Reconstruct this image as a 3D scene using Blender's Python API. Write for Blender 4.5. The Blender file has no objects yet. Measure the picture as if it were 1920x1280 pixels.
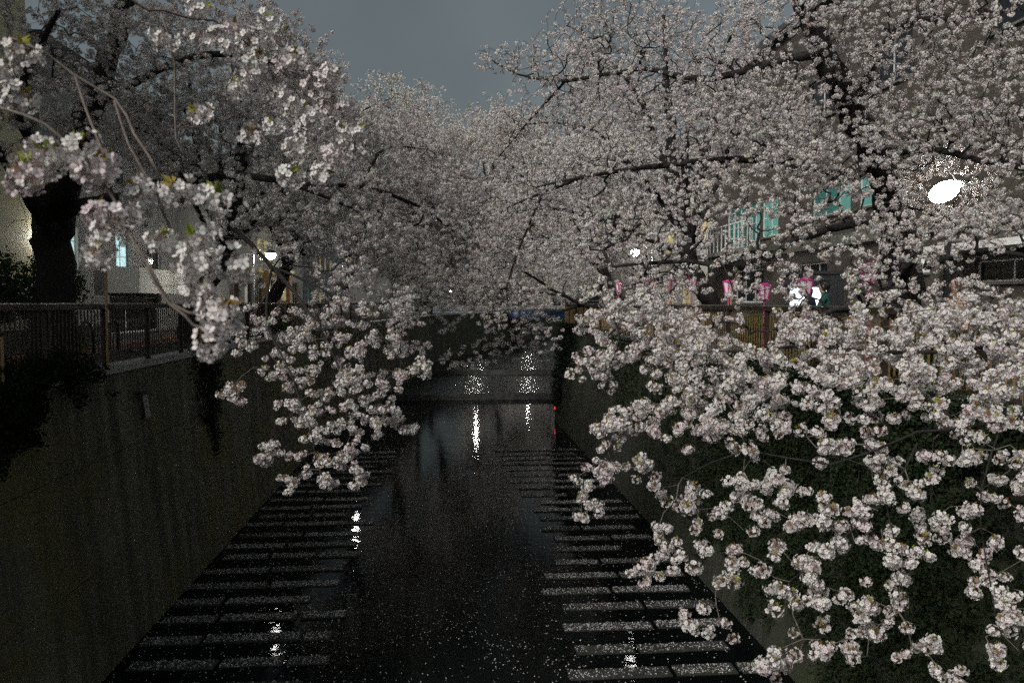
import bpy, bmesh, math, random
import numpy as np
from mathutils import Vector, Matrix

rng = np.random.default_rng(11)
random.seed(11)
S = bpy.context.scene
COL = S.collection
R = math.radians

# ------------------------------------------------------------------ camera
FPX = 1493.0                       # focal length in pixels of the 1920 px wide photograph (28 mm lens)
YAW, PITCH = R(4.67), R(2.8)
cam_d = bpy.data.cameras.new('camera'); cam = bpy.data.objects.new('camera', cam_d); COL.objects.link(cam)
cam_d.lens = 28.0; cam_d.sensor_width = 36.0; cam_d.clip_start = 0.05; cam_d.clip_end = 2000
cam.location = (0, 0, 0)
cam.rotation_euler = (R(90) - PITCH, 0, -YAW)
cam_d.dof.use_dof = True; cam_d.dof.focus_distance = 8.0; cam_d.dof.aperture_fstop = 4.0
S.camera = cam

# ------------------------------------------------------------------ night sky, faint front glow, exposure
world = bpy.data.worlds.new('World'); S.world = world; world.use_nodes = True
wn = world.node_tree; wn.nodes.clear()
sky = wn.nodes.new('ShaderNodeTexSky'); sky.sky_type = 'NISHITA'; sky.sun_disc = False
SUN_DIR = Vector((-0.57, -0.56, 0.60)).normalized()      # towards the light: behind the viewer, a little left
sky.sun_elevation = math.asin(SUN_DIR.z); sky.sun_rotation = math.atan2(SUN_DIR.x, SUN_DIR.y)
sky.air_density = 1.0; sky.dust_density = 6.0; sky.ozone_density = 3.0
hs = wn.nodes.new('ShaderNodeHueSaturation'); hs.inputs['Saturation'].default_value = 0.42
bg = wn.nodes.new('ShaderNodeBackground'); bg.inputs['Strength'].default_value = 0.060
wo = wn.nodes.new('ShaderNodeOutputWorld')
wn.links.new(sky.outputs[0], hs.inputs['Color']); tn = wn.nodes.new('ShaderNodeMix'); tn.data_type = 'RGBA'; tn.blend_type = 'MULTIPLY'; tn.inputs[0].default_value = 1.0; tn.inputs[7].default_value = (0.99, 1.07, 0.985, 1)   # greyish teal of lit cloud
cl = wn.nodes.new('ShaderNodeTexNoise'); cl.inputs['Scale'].default_value = 3.0; cl.inputs['Detail'].default_value = 4.0      # faint even cloud all over
tcw = wn.nodes.new('ShaderNodeTexCoord'); wn.links.new(tcw.outputs['Generated'], cl.inputs['Vector'])
cm = wn.nodes.new('ShaderNodeMapRange'); cm.inputs['From Min'].default_value = 0.3; cm.inputs['From Max'].default_value = 0.7; cm.inputs['To Min'].default_value = 0.86; cm.inputs['To Max'].default_value = 1.14
c2 = wn.nodes.new('ShaderNodeMix'); c2.data_type = 'RGBA'; c2.blend_type = 'MULTIPLY'; c2.inputs[0].default_value = 1.0
wn.links.new(cl.outputs['Fac'], cm.inputs['Value']); wn.links.new(cm.outputs[0], c2.inputs[7]); wn.links.new(tn.outputs[2], c2.inputs[6])
wn.links.new(hs.outputs[0], tn.inputs[6]); wn.links.new(c2.outputs[2], bg.inputs['Color']); wn.links.new(bg.outputs[0], wo.inputs[0])

sun_d = bpy.data.lights.new('sun', 'SUN'); sun_d.energy = 2.5; sun_d.angle = R(14); sun_d.color = (1.0, 0.97, 0.935)
sun = bpy.data.objects.new('sun', sun_d); COL.objects.link(sun)
sun.rotation_euler = (-SUN_DIR).to_track_quat('-Z', 'Y').to_euler()
S.view_settings.view_transform = 'Standard'; S.view_settings.look = 'None'
S.view_settings.exposure = 0.0; S.view_settings.gamma = 1.0
S.render.engine = 'CYCLES'
S.cycles.max_bounces = 4; S.cycles.diffuse_bounces = 1; S.cycles.glossy_bounces = 2; S.cycles.transmission_bounces = 1
S.cycles.use_adaptive_sampling = True; S.cycles.adaptive_threshold = 0.03; S.cycles.adaptive_min_samples = 16
S.cycles.sample_clamp_indirect = 9.0; S.cycles.caustics_reflective = False; S.cycles.caustics_refractive = False
S.cycles.use_denoising = False      # leave the fine grain of a high-ISO night exposure

# ------------------------------------------------------------------ geometry of the view (used to survey positions)
_f = np.array([math.sin(YAW) * math.cos(PITCH), math.cos(YAW) * math.cos(PITCH), -math.sin(PITCH)])
_r = np.array([math.cos(YAW), -math.sin(YAW), 0.0])
_u = np.cross(_r, _f)
def P(px, py, Y):
    """world point seen at photo pixel (px, py) standing Y metres up the river"""
    d = _f + (px - 960) / FPX * _r - (py - 640) / FPX * _u
    return d * (Y / d[1])
def proj(p):
    p = np.atleast_2d(p); z = p @ _f
    return 960 + FPX * (p @ _r) / z, 640 - FPX * (p @ _u) / z, z

def Yat(px, x):
    return abs(x) / abs(math.tan(math.atan((px - 960) / FPX) + YAW))
ZW = -5.95        # water level below the eye
ZS = -1.14       # street level
ZU = -5.65        # upper water

# ------------------------------------------------------------------ materials
MAT = {}
def new_mat(name):
    m = bpy.data.materials.new(name); m.use_nodes = True; nt = m.node_tree
    b = nt.nodes['Principled BSDF']; MAT[name] = m
    return m, nt, b
def ramp(nt, src, stops):
    r = nt.nodes.new('ShaderNodeValToRGB'); e = r.color_ramp.elements
    while len(e) < len(stops): e.new(0.5)
    for k, (p, c) in enumerate(stops): e[k].position = p; e[k].color = (*c, 1)
    nt.links.new(src, r.inputs[0]); return r.outputs[0]
def noise(nt, scale, detail=4, rough=0.55, vec=None, dist=0.0):
    n = nt.nodes.new('ShaderNodeTexNoise'); n.inputs['Scale'].default_value = scale
    n.inputs['Detail'].default_value = detail; n.inputs['Roughness'].default_value = rough; n.inputs['Distortion'].default_value = dist
    if vec is not None: nt.links.new(vec, n.inputs['Vector'])
    return n.outputs['Fac']
def world_vec(nt, scale=(1, 1, 1)):
    g = nt.nodes.new('ShaderNodeNewGeometry'); m = nt.nodes.new('ShaderNodeMapping'); m.inputs['Scale'].default_value = scale
    nt.links.new(g.outputs['Position'], m.inputs['Vector']); return m.outputs[0]
def bump(nt, b, h, strength=0.4, dist=0.02):
    n = nt.nodes.new('ShaderNodeBump'); n.inputs['Strength'].default_value = strength; n.inputs['Distance'].default_value = dist
    nt.links.new(h, n.inputs['Height']); nt.links.new(n.outputs[0], b.inputs['Normal'])
def mix(nt, fac, a, b_):
    m = nt.nodes.new('ShaderNodeMix'); m.data_type = 'RGBA'
    if isinstance(fac, float): m.inputs[0].default_value = fac
    else: nt.links.new(fac, m.inputs[0])
    for k, v in ((6, a), (7, b_)):
        if isinstance(v, tuple): m.inputs[k].default_value = (*v, 1)
        else: nt.links.new(v, m.inputs[k])
    return m.outputs[2]
def simple(name, col, rough=0.6, metal=0.0, var=0.25, scale=6.0, bmp=0.15):
    m, nt, b = new_mat(name)
    n = noise(nt, scale, 5, vec=world_vec(nt))
    lo = tuple(c * (1 - var) for c in col); hi = tuple(min(1, c * (1 + var)) for c in col)
    nt.links.new(ramp(nt, n, [(0.3, lo), (0.7, hi)]), b.inputs['Base Color'])
    b.inputs['Roughness'].default_value = rough; b.inputs['Metallic'].default_value = metal
    if bmp: bump(nt, b, noise(nt, scale * 8, 3, vec=world_vec(nt)), bmp, 0.01)
    return m
def emit(name, col, strength):
    m, nt, b = new_mat(name)
    b.inputs['Base Color'].default_value = (*col, 1); b.inputs['Emission Color'].default_value = (*col, 1)
    b.inputs['Emission Strength'].default_value = strength; b.inputs['Roughness'].default_value = 0.4
    return m

def petal_mat(name, a, c, trans=0.35):
    m, nt, b = new_mat(name)
    oi = nt.nodes.new('ShaderNodeObjectInfo')
    col = ramp(nt, oi.outputs['Random'], [(0.0, a), (0.75, c), (1.0, (c[0] * 0.97, c[1] * 0.88, c[2] * 0.91))])
    nt.links.new(col, b.inputs['Base Color']); b.inputs['Roughness'].default_value = 0.7
    b.inputs['Specular IOR Level'].default_value = 0.15
    t = nt.nodes.new('ShaderNodeBsdfTranslucent'); nt.links.new(col, t.inputs['Color'])
    mx = nt.nodes.new('ShaderNodeMixShader'); mx.inputs[0].default_value = trans
    o = nt.nodes['Material Output']
    nt.links.new(b.outputs[0], mx.inputs[1]); nt.links.new(t.outputs[0], mx.inputs[2]); nt.links.new(mx.outputs[0], o.inputs['Surface'])
    return m
petal_mat('petal', (0.745, 0.715, 0.695), (0.73, 0.672, 0.675), 0.16)
petal_mat('young_leaf', (0.27, 0.33, 0.05), (0.26, 0.17, 0.05), 0.3)
petal_mat('calyx', (0.28, 0.10, 0.09), (0.22, 0.13, 0.06), 0.1)
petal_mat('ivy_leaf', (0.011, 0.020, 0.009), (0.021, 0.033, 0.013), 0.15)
petal_mat('bush_leaf', (0.13, 0.18, 0.03), (0.08, 0.12, 0.03), 0.25)
petal_mat('hedge_leaf', (0.035, 0.06, 0.025), (0.05, 0.08, 0.03), 0.2)

m, nt, b = new_mat('bark')
v = world_vec(nt, (1, 1, 0.6)); n1 = noise(nt, 9, 6, 0.65, v)
nt.links.new(ramp(nt, n1, [(0.3, (0.010, 0.008, 0.007)), (0.75, (0.032, 0.026, 0.023))]), b.inputs['Base Color'])
b.inputs['Roughness'].default_value = 0.9; bump(nt, b, noise(nt, 26, 6, 0.7, v), 0.9, 0.03)
m, nt, b = new_mat('twig_bark')
n1 = noise(nt, 30, 3, 0.6, world_vec(nt))
nt.links.new(ramp(nt, n1, [(0.3, (0.075, 0.060, 0.052)), (0.8, (0.20, 0.160, 0.135))]), b.inputs['Base Color']); b.inputs['Roughness'].default_value = 0.8

def concrete(name, lo, hi, moss):
    m, nt, b = new_mat(name)
    big = noise(nt, 0.55, 5, 0.6, world_vec(nt)); streak = noise(nt, 1.0, 5, 0.65, world_vec(nt, (2.4, 2.4, 0.16))); fine = noise(nt, 14, 6, 0.7, world_vec(nt))
    c = mix(nt, big, lo, hi)
    c = mix(nt, ramp(nt, streak, [(0.42, (0, 0, 0)), (0.62, (0.75, 0.75, 0.75))]), c, tuple(x * 0.35 for x in lo))
    c = mix(nt, ramp(nt, noise(nt, 0.4, 4, 0.6, world_vec(nt, (1, 1, 1.6))), [(0.46, (0, 0, 0)), (0.62, (0.8, 0.8, 0.8))]), c, moss)
    c = mix(nt, ramp(nt, fine, [(0.35, (0.5, 0.5, 0.5)), (0.6, (0, 0, 0))]), c, tuple(x * 0.5 for x in lo))
    nt.links.new(c, b.inputs['Base Color']); b.inputs['Roughness'].default_value = 0.85
    bump(nt, b, fine, 0.5, 0.02)
    return m
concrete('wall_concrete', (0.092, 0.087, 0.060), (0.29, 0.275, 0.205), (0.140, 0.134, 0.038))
concrete('shaded_mossy_concrete', (0.030, 0.032, 0.022), (0.060, 0.060, 0.042), (0.030, 0.040, 0.012))  # right wall: shade put into the colour as a darker copy, plus moss
concrete('pale_concrete', (0.14, 0.14, 0.125), (0.22, 0.21, 0.195), (0.12, 0.13, 0.07))
concrete('wet_block', (0.035, 0.035, 0.033), (0.075, 0.073, 0.07), (0.03, 0.035, 0.02))
simple('coping_mat', (0.42, 0.41, 0.39), 0.8, 0, 0.3, 12)
simple('asphalt', (0.05, 0.05, 0.05), 0.8, 0, 0.3, 20, 0.4)
simple('paving', (0.16, 0.155, 0.15), 0.8, 0, 0.25, 8, 0.3)
simple('soil', (0.035, 0.03, 0.025), 0.95, 0, 0.4, 12, 0.6)
simple('riverbed_mat', (0.03, 0.032, 0.028), 0.9, 0, 0.4, 5, 0.6)
simple('kerb_orange', (0.42, 0.18, 0.08), 0.7)
simple('white_paint', (0.72, 0.72, 0.70), 0.6, 0, 0.08)
simple('fence_brown', (0.038, 0.026, 0.018), 0.55, 0, 0.3, 20)
simple('fence_tan', (0.22, 0.135, 0.06), 0.55, 0, 0.3, 20)
simple('rail_metal', (0.40, 0.38, 0.36), 0.35, 0.7, 0.2, 20)
simple('tan_pole', (0.48, 0.32, 0.14), 0.6, 0, 0.2, 15)
simple('dark_metal', (0.04, 0.04, 0.045), 0.45, 0.4, 0.2)
simple('grey_metal', (0.22, 0.22, 0.23), 0.4, 0.5, 0.15)
simple('cream_wall', (0.62, 0.56, 0.36), 0.8, 0, 0.1, 2.5)
simple('grey_wall', (0.30, 0.29, 0.27), 0.8, 0, 0.15, 2.5)
simple('pale_wall', (0.62, 0.60, 0.54), 0.8, 0, 0.1, 2.5)
simple('dark_wall', (0.09, 0.085, 0.08), 0.8, 0, 0.2, 2.5)
simple('terracotta', (0.50, 0.27, 0.12), 0.8, 0, 0.2, 3)
simple('roof_dark', (0.06, 0.06, 0.065), 0.7, 0, 0.2, 4)
simple('blue_paint', (0.012, 0.04, 0.13), 0.5, 0, 0.2, 3)
simple('white_frame', (0.60, 0.61, 0.60), 0.5, 0, 0.08)
simple('pink_paint', (0.62, 0.05, 0.27), 0.6, 0, 0.12)
simple('black_hair', (0.012, 0.010, 0.010), 0.5, 0, 0.3, 60)
simple('brown_hair', (0.16, 0.07, 0.03), 0.5, 0, 0.3, 60)
simple('skin', (0.52, 0.34, 0.26), 0.6, 0, 0.06, 20, 0)
simple('green_jacket', (0.02, 0.11, 0.09), 0.8, 0, 0.2, 20)
simple('navy_jacket', (0.02, 0.025, 0.05), 0.8, 0, 0.2, 20)
simple('orange_jacket', (0.60, 0.24, 0.07), 0.8, 0, 0.2, 20)
simple('dark_trousers', (0.03, 0.03, 0.035), 0.85, 0, 0.2, 20)
m, nt, b = new_mat('brick_tile')
br = nt.nodes.new('ShaderNodeTexBrick'); br.inputs['Scale'].default_value = 1.0
br.inputs['Color1'].default_value = (0.058, 0.046, 0.037, 1); br.inputs['Color2'].default_value = (0.082, 0.065, 0.053, 1); br.inputs['Mortar'].default_value = (0.05, 0.045, 0.04, 1)
br.inputs['Brick Width'].default_value = 0.24; br.inputs['Row Height'].default_value = 0.075; br.inputs['Mortar Size'].default_value = 0.008
g = nt.nodes.new('ShaderNodeNewGeometry'); sx = nt.nodes.new('ShaderNodeSeparateXYZ'); cx = nt.nodes.new('ShaderNodeCombineXYZ'); ad = nt.nodes.new('ShaderNodeMath')
nt.links.new(g.outputs['Position'], sx.inputs[0]); nt.links.new(sx.outputs[0], ad.inputs[0]); nt.links.new(sx.outputs[1], ad.inputs[1])
nt.links.new(ad.outputs[0], cx.inputs[0]); nt.links.new(sx.outputs[2], cx.inputs[1]); nt.links.new(cx.outputs[0], br.inputs['Vector'])
nt.links.new(br.outputs['Color'], b.inputs['Base Color']); b.inputs['Roughness'].default_value = 0.75; bump(nt, b, br.outputs['Fac'], -0.4, 0.01)

def glass(name, col):
    m, nt, b = new_mat(name); b.inputs['Base Color'].default_value = (*col, 1); b.inputs['Roughness'].default_value = 0.06
    b.inputs['Specular IOR Level'].default_value = 0.6
glass('dark_glass', (0.012, 0.014, 0.016))
def lit_glass(name, a, c, s):
    m, nt, b = new_mat(name); col = ramp(nt, noise(nt, 1.6, 3, vec=world_vec(nt, (1, 1, 0.35))), [(0.35, a), (0.7, c)])
    nt.links.new(col, b.inputs['Emission Color']); b.inputs['Emission Strength'].default_value = s
    b.inputs['Base Color'].default_value = (*c, 1); b.inputs['Roughness'].default_value = 0.1
lit_glass('teal_glass', (0.03, 0.11, 0.10), (0.13, 0.34, 0.30), 0.22)
lit_glass('teal_dim_glass', (0.015, 0.05, 0.05), (0.03, 0.14, 0.12), 0.35)
lit_glass('bluewhite_glass', (0.25, 0.42, 0.46), (0.60, 0.85, 0.88), 1.1)
lit_glass('yellow_glass', (0.25, 0.20, 0.08), (0.75, 0.62, 0.30), 0.4)
lit_glass('white_glass', (0.4, 0.4, 0.38), (0.8, 0.8, 0.75), 0.3)
emit('lamp_white', (1.0, 0.98, 0.92), 320.0)
emit('flood_white', (1.0, 0.98, 0.90), 170.0)
emit('far_lamp', (1.0, 0.97, 0.90), 300.0)
emit('case_light', (0.80, 0.90, 1.0), 5.0)
emit('red_lamp', (1.0, 0.03, 0.03), 2.5)
emit('lantern_paper', (0.85, 0.72, 0.76), 0.03)

def water_mat(name, amp, scale, rough, spec):
    m, nt, b = new_mat(name)
    b.inputs['Base Color'].default_value = (0.003, 0.0045, 0.0045, 1); b.inputs['Roughness'].default_value = rough; b.inputs['IOR'].default_value = 1.33; b.inputs['Specular IOR Level'].default_value = spec
    n1 = noise(nt, scale, 4, 0.6, world_vec(nt, (0.7, 1.3, 1)), 0.6)
    bump(nt, b, n1, amp, 0.05)
water_mat('water_calm', 0.08, 3.2, 0.02, 0.085)
water_mat('water_rough', 0.45, 5.0, 0.12, 0.5)

# ------------------------------------------------------------------ mesh helpers
class MB:
    def __init__(s): s.v = []; s.f = []; s.mi = []
    def add(s, vs, fs, mi=0):
        o = len(s.v); s.v += [tuple(map(float, p)) for p in vs]; s.f += [tuple(o + i for i in f) for f in fs]; s.mi += [mi] * len(fs); return s
    def box(s, c, d, rz=0.0, mi=0, tilt=None):
        x, y, z = (k / 2 for k in d); cs, sn = math.cos(rz), math.sin(rz); vs = []
        for sx, sy, sz in ((-1,-1,-1),(1,-1,-1),(1,1,-1),(-1,1,-1),(-1,-1,1),(1,-1,1),(1,1,1),(-1,1,1)):
            a, b_ = sx * x, sy * y
            vs.append((c[0] + a * cs - b_ * sn, c[1] + a * sn + b_ * cs, c[2] + sz * z))
        return s.add(vs, [(0,3,2,1),(4,5,6,7),(0,1,5,4),(1,2,6,5),(2,3,7,6),(3,0,4,7)], mi)
    def span(s, x0, x1, y0, y1, z0, z1, mi=0):
        return s.box(((x0+x1)/2, (y0+y1)/2, (z0+z1)/2), (abs(x1-x0), abs(y1-y0), abs(z1-z0)), 0, mi)
    def tube(s, pts, rad, n=8, cap=True, mi=0, wob=0.0):
        pts = [Vector(p) for p in pts]; N = len(pts)
        if not hasattr(rad, '__len__'): rad = [rad] * N
        vs = []; ref = Vector((0.13, 0.21, 0.97)) if abs((pts[-1] - pts[0]).normalized().z) < 0.9 else Vector((1, 0.1, 0))
        for i in range(N):
            t = (pts[min(i+1, N-1)] - pts[max(i-1, 0)]).normalized(); a = t.cross(ref).normalized(); b_ = t.cross(a)
            for k in range(n):
                th = 2 * math.pi * k / n
                r = rad[i] * (1 + (wob * (math.sin(3*th + 0.9*i) * 0.5 + random.uniform(-1, 1) * 0.6) if wob else 0))
                vs.append(pts[i] + (a * math.cos(th) + b_ * math.sin(th)) * r)
        fs = [(i*n+k, i*n+(k+1) % n, (i+1)*n+(k+1) % n, (i+1)*n+k) for i in range(N-1) for k in range(n)]
        if cap: fs += [tuple(range(n-1, -1, -1)), tuple((N-1)*n+k for k in range(n))]
        return s.add(vs, fs, mi)
    def lathe(s, c, prof, n=12, mi=0):
        vs = [(c[0] + r*math.cos(2*math.pi*k/n), c[1] + r*math.sin(2*math.pi*k/n), c[2] + z) for r, z in prof for k in range(n)]
        fs = [(i*n+k, i*n+(k+1) % n, (i+1)*n+(k+1) % n, (i+1)*n+k) for i in range(len(prof)-1) for k in range(n)]
        fs += [tuple(range(n-1, -1, -1)), tuple((len(prof)-1)*n+k for k in range(n))]
        return s.add(vs, fs, mi)
    def build(s, name, mats, parent=None, smooth=False, bevel=0.0):
        me = bpy.data.meshes.new(name); me.from_pydata(s.v, [], s.f)
        if isinstance(mats, str): mats = [mats]
        for k in mats: me.materials.append(MAT[k])
        if len(mats) > 1: me.polygons.foreach_set('material_index', s.mi)
        if smooth: me.polygons.foreach_set('use_smooth', [True] * len(me.polygons))
        me.update()
        o = bpy.data.objects.new(name, me); COL.objects.link(o)
        if parent is not None: attach(o, parent)
        if bevel:
            bm_ = o.modifiers.new('bevel', 'BEVEL'); bm_.width = bevel; bm_.segments = 2
        return o
def attach(o, parent):
    o.parent = parent; o.matrix_parent_inverse = Matrix.Translation(-Vector(root_loc(parent)))
def root_loc(o):
    l = Vector(o.location)
    if o.parent is not None: l = Vector((0, 0, 0)) if o.type == 'MESH' else l
    return l
def tag(o, label=None, cat=None, group=None, kind=None):
    if label: o['label'] = label
    if cat: o['category'] = cat
    if group: o['group'] = group
    if kind: o['kind'] = kind
    return o
def thing(name, label, cat, loc=(0, 0, 0), group=None):
    o = bpy.data.objects.new(name, None); COL.objects.link(o); o.location = loc; o.empty_display_size = 0.2
    return tag(o, label, cat, group)
def copy_part(src, parent, loc):
    c = src.copy(); COL.objects.link(c); c.parent = parent; c.matrix_parent_inverse = Matrix.Identity(4); c.location = loc; return c
def np_mesh(name, V, F, mat, parent=None, smooth=False):
    """V (n,3), F (m,k) numpy arrays"""
    me = bpy.data.meshes.new(name); k = F.shape[1]
    me.vertices.add(len(V)); me.vertices.foreach_set('co', np.asarray(V, np.float32).ravel())
    me.loops.add(F.size); me.loops.foreach_set('vertex_index', F.astype(np.int32).ravel())
    me.polygons.add(len(F)); me.polygons.foreach_set('loop_start', np.arange(0, F.size, k, dtype=np.int32))
    me.polygons.foreach_set('use_smooth', [smooth] * len(F))
    me.materials.append(MAT[mat]); me.update(calc_edges=True); me.validate()
    o = bpy.data.objects.new(name, me); COL.objects.link(o)
    if parent is not None: attach(o, parent)
    return o

# ------------------------------------------------------------------ the setting: river, banks
LW = [(-5.4, -30), (-5.4, 34), (-3.9, 48), (-1.0, 72), (6, 95), (20, 140), (70, 300)]          # foot of the left river wall
RW = [(5.4, -30), (5.4, 40), (10, 52), (19, 72), (26, 92), (40, 140), (90, 300)]               # foot of the right river wall
BAT = 0.45                                                                                    # batter of the walls
def top(poly, s): return [(x + s * BAT, y) for x, y in poly]
def strip(name, A, B, za, zb, mat, kind='structure'):
    vs = [(x, y, za) for x, y in A] + [(x, y, zb) for x, y in B]; n = len(A)
    o = MB().add(vs, [(i, i+1, n+i+1, n+i) for i in range(n-1)]).build(name, mat)
    return tag(o, kind=kind)
def far_edge(poly, s): return [(s * 400, y) for x, y in poly]
LT, RT = top(LW, -1), top(RW, 1)
tag(MB().add([(-60, -40, ZW - 0.35), (140, -40, ZW - 0.35), (140, 320, ZW - 0.35), (-60, 320, ZW - 0.35)], [(0, 1, 2, 3)]).build('riverbed', 'riverbed_mat'), kind='structure')
riverbed = bpy.data.objects['riverbed']
def bank(name, poly, s):
    vs = []; A = [(x + s * 0.30, y) for x, y in poly]; n = len(A)
    vs = [(x, y, ZS - 0.02) for x, y in A] + [(s * 500, y, ZS - 0.02) for x, y in A]
    f = [(i, i+1, n+i+1, n+i) if s > 0 else (i+1, i, n+i, n+i+1) for i in range(n-1)]
    tag(MB().add(vs, f).build(name, 'paving'), kind='structure')
bank('pavement_left', LT, -1); bank('pavement_right', RT, 1)
def road(name, poly, s, a, b_, z, mat):
    A = [(x + s * a, y) for x, y in poly]; B = [(x + s * b_, y) for x, y in poly]
    return strip(name, A, B, z, z, mat)
road('road_left', LT, -1, 2.9, 5.6, ZS - 0.012, 'asphalt'); road('road_right', RT, 1, 2.4, 5.2, ZS - 0.012, 'asphalt')
road('soil_strip_left', LT, -1, 0.7, 2.2, ZS - 0.010, 'soil'); road('soil_strip_right', RT, 1, 0.6, 1.9, ZS - 0.010, 'soil')
def kerb(name, s, x, y0, y1, mat):
    tag(MB().span(x - 0.09, x + 0.09, y0, y1, ZS - 0.1, ZS + 0.10).build(name, mat, bevel=0.015), kind='structure')
kerb('kerb_left', -1, -8.35, 4, 33, 'kerb_orange'); kerb('kerb_right', 1, 8.0, 4, 39, 'pale_concrete')
tag(MB().span(-8.75, -8.63, 4, 33, ZS - 0.0115, ZS - 0.006).build('road_edge_line', 'white_paint'), kind='structure')

# water: lower pool, apron and upper reach
def water(name, y0, y1, z, mat):
    tag(MB().add([(-8, y0, z), (60, y0, z), (60, y1, z), (-8, y1, z)], [(0, 1, 2, 3)]).build(name, mat), kind='structure')
water('river_water', -30, 48.6, ZW, 'water_calm')
tag(MB().add([(-8, 49.0, ZU), (40, 49.0, ZU), (40, 62.0, ZU + 0.02), (-8, 62.0, ZU + 0.02)], [(0, 1, 2, 3)]).build('apron_water', 'water_rough'), kind='structure')
tag(MB().add([(-8, 62.6, ZU + 0.28), (140, 62.6, ZU + 0.28), (140, 300, ZU + 0.28), (-8, 300, ZU + 0.28)], [(0, 1, 2, 3)]).build('upper_water', 'water_rough'), kind='structure')
def sill(name, label, y, z0, z1, d):
    mb = MB().add([(-7, y, z0), (14, y, z0), (14, y + d, z0), (-7, y + d, z0), (-7, y + d * 0.5, z1), (14, y + d * 0.5, z1), (14, y + d, z1), (-7, y + d, z1)],
                  [(0, 1, 5, 4), (4, 5, 6, 7), (1, 2, 6, 5), (0, 4, 7, 3), (2, 3, 7, 6)])
    tag(mb.build(name, 'wet_block', bevel=0.02), label, 'weir')
sill('weir', 'low concrete weir across the river where the dark pool ends', 48.3, ZW - 0.3, ZU + 0.035, 0.9)
sill('weir', 'farther pale concrete weir step across the river behind the sparkling apron', 61.9, ZU - 0.3, ZU + 0.33, 0.9)

# river walls of cast panels
def wall_panels(poly, s, name, label, i_end):
    t = thing(name, label, 'wall', (poly[0][0], 0, ZW))
    ztop = ZS - 0.10
    tiers = [(ZW - 0.3, -4.3), (-4.3, -2.6), (-2.6, ztop)]
    H = ztop - (ZW - 0.3)
    def xat(x, z): return x + s * BAT * (z - (ZW - 0.3)) / H
    for i in range(len(poly) - 1):
        (x0, y0), (x1, y1) = poly[i], poly[i+1]
        L = math.hypot(x1 - x0, y1 - y0); n = max(1, int(round(L / (3.0 if y1 < 100 else 12)))) 
        for k in range(n):
            a, c = k / n, (k + 1) / n; g = 0.006 / (L / n) / n
            ax, ay = x0 + (x1-x0)*(a+g), y0 + (y1-y0)*(a+g); bx, by = x0 + (x1-x0)*(c-g), y0 + (y1-y0)*(c-g)
            if ay < -8: continue
            for z0, z1 in tiers:
                j = random.uniform(-0.006, 0.006) * s
                zz0, zz1 = z0 + 0.006, z1 - 0.006
                vs = [(xat(ax, zz0)+j, ay, zz0), (xat(bx, zz0)+j, by, zz0), (xat(bx, zz1)+j, by, zz1), (xat(ax, zz1)+j, ay, zz1)]
                vs += [(x + s * 0.3, y, z) for x, y, z in vs]
                MB().add(vs, [(0,1,2,3),(7,6,5,4),(0,4,5,1),(1,5,6,2),(2,6,7,3),(3,7,4,0)]).build('panel', 'wall_concrete' if s < 0 else 'shaded_mossy_concrete', t)
    vs = []
    n = len(poly)
    vs = [(x + s * (BAT - 0.03 + 0.03), y, ztop) for x, y in poly] ; vs = [(xat(x, -2.0) + s*0.05, y, ZW - 0.3) for x, y in poly] + [(xat(x, ztop) + s*0.05, y, ztop - 0.02) for x, y in poly]
    MB().add(vs, [(i, i+1, n+i+1, n+i) for i in range(n-1)]).build('joint_backing', 'dark_wall', t)
    cp = MB()
    for i in range(len(poly) - 1):
        (x0, y0), (x1, y1) = poly[i], poly[i+1]
        vs = []
        for x, y in ((x0, y0), (x1, y1)):
            xx = x + s * BAT
            vs += [(xx - s*0.05, y, ztop), (xx + s*0.32, y, ztop), (xx + s*0.32, y, ZS + 0.02), (xx - s*0.05, y, ZS + 0.02)]
        cp.add(vs, [(0,1,5,4),(1,2,6,5),(2,3,7,6),(3,0,4,7)])
    cp.build('coping', 'coping_mat', t)
    return t
wall_panels(LW, -1, 'river_wall', 'dark stained concrete river wall with ivy along the left bank', 4)
wall_panels(RW, 1, 'river_wall', 'dark concrete river wall behind the hanging blossoms on the right bank', 4)

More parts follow.
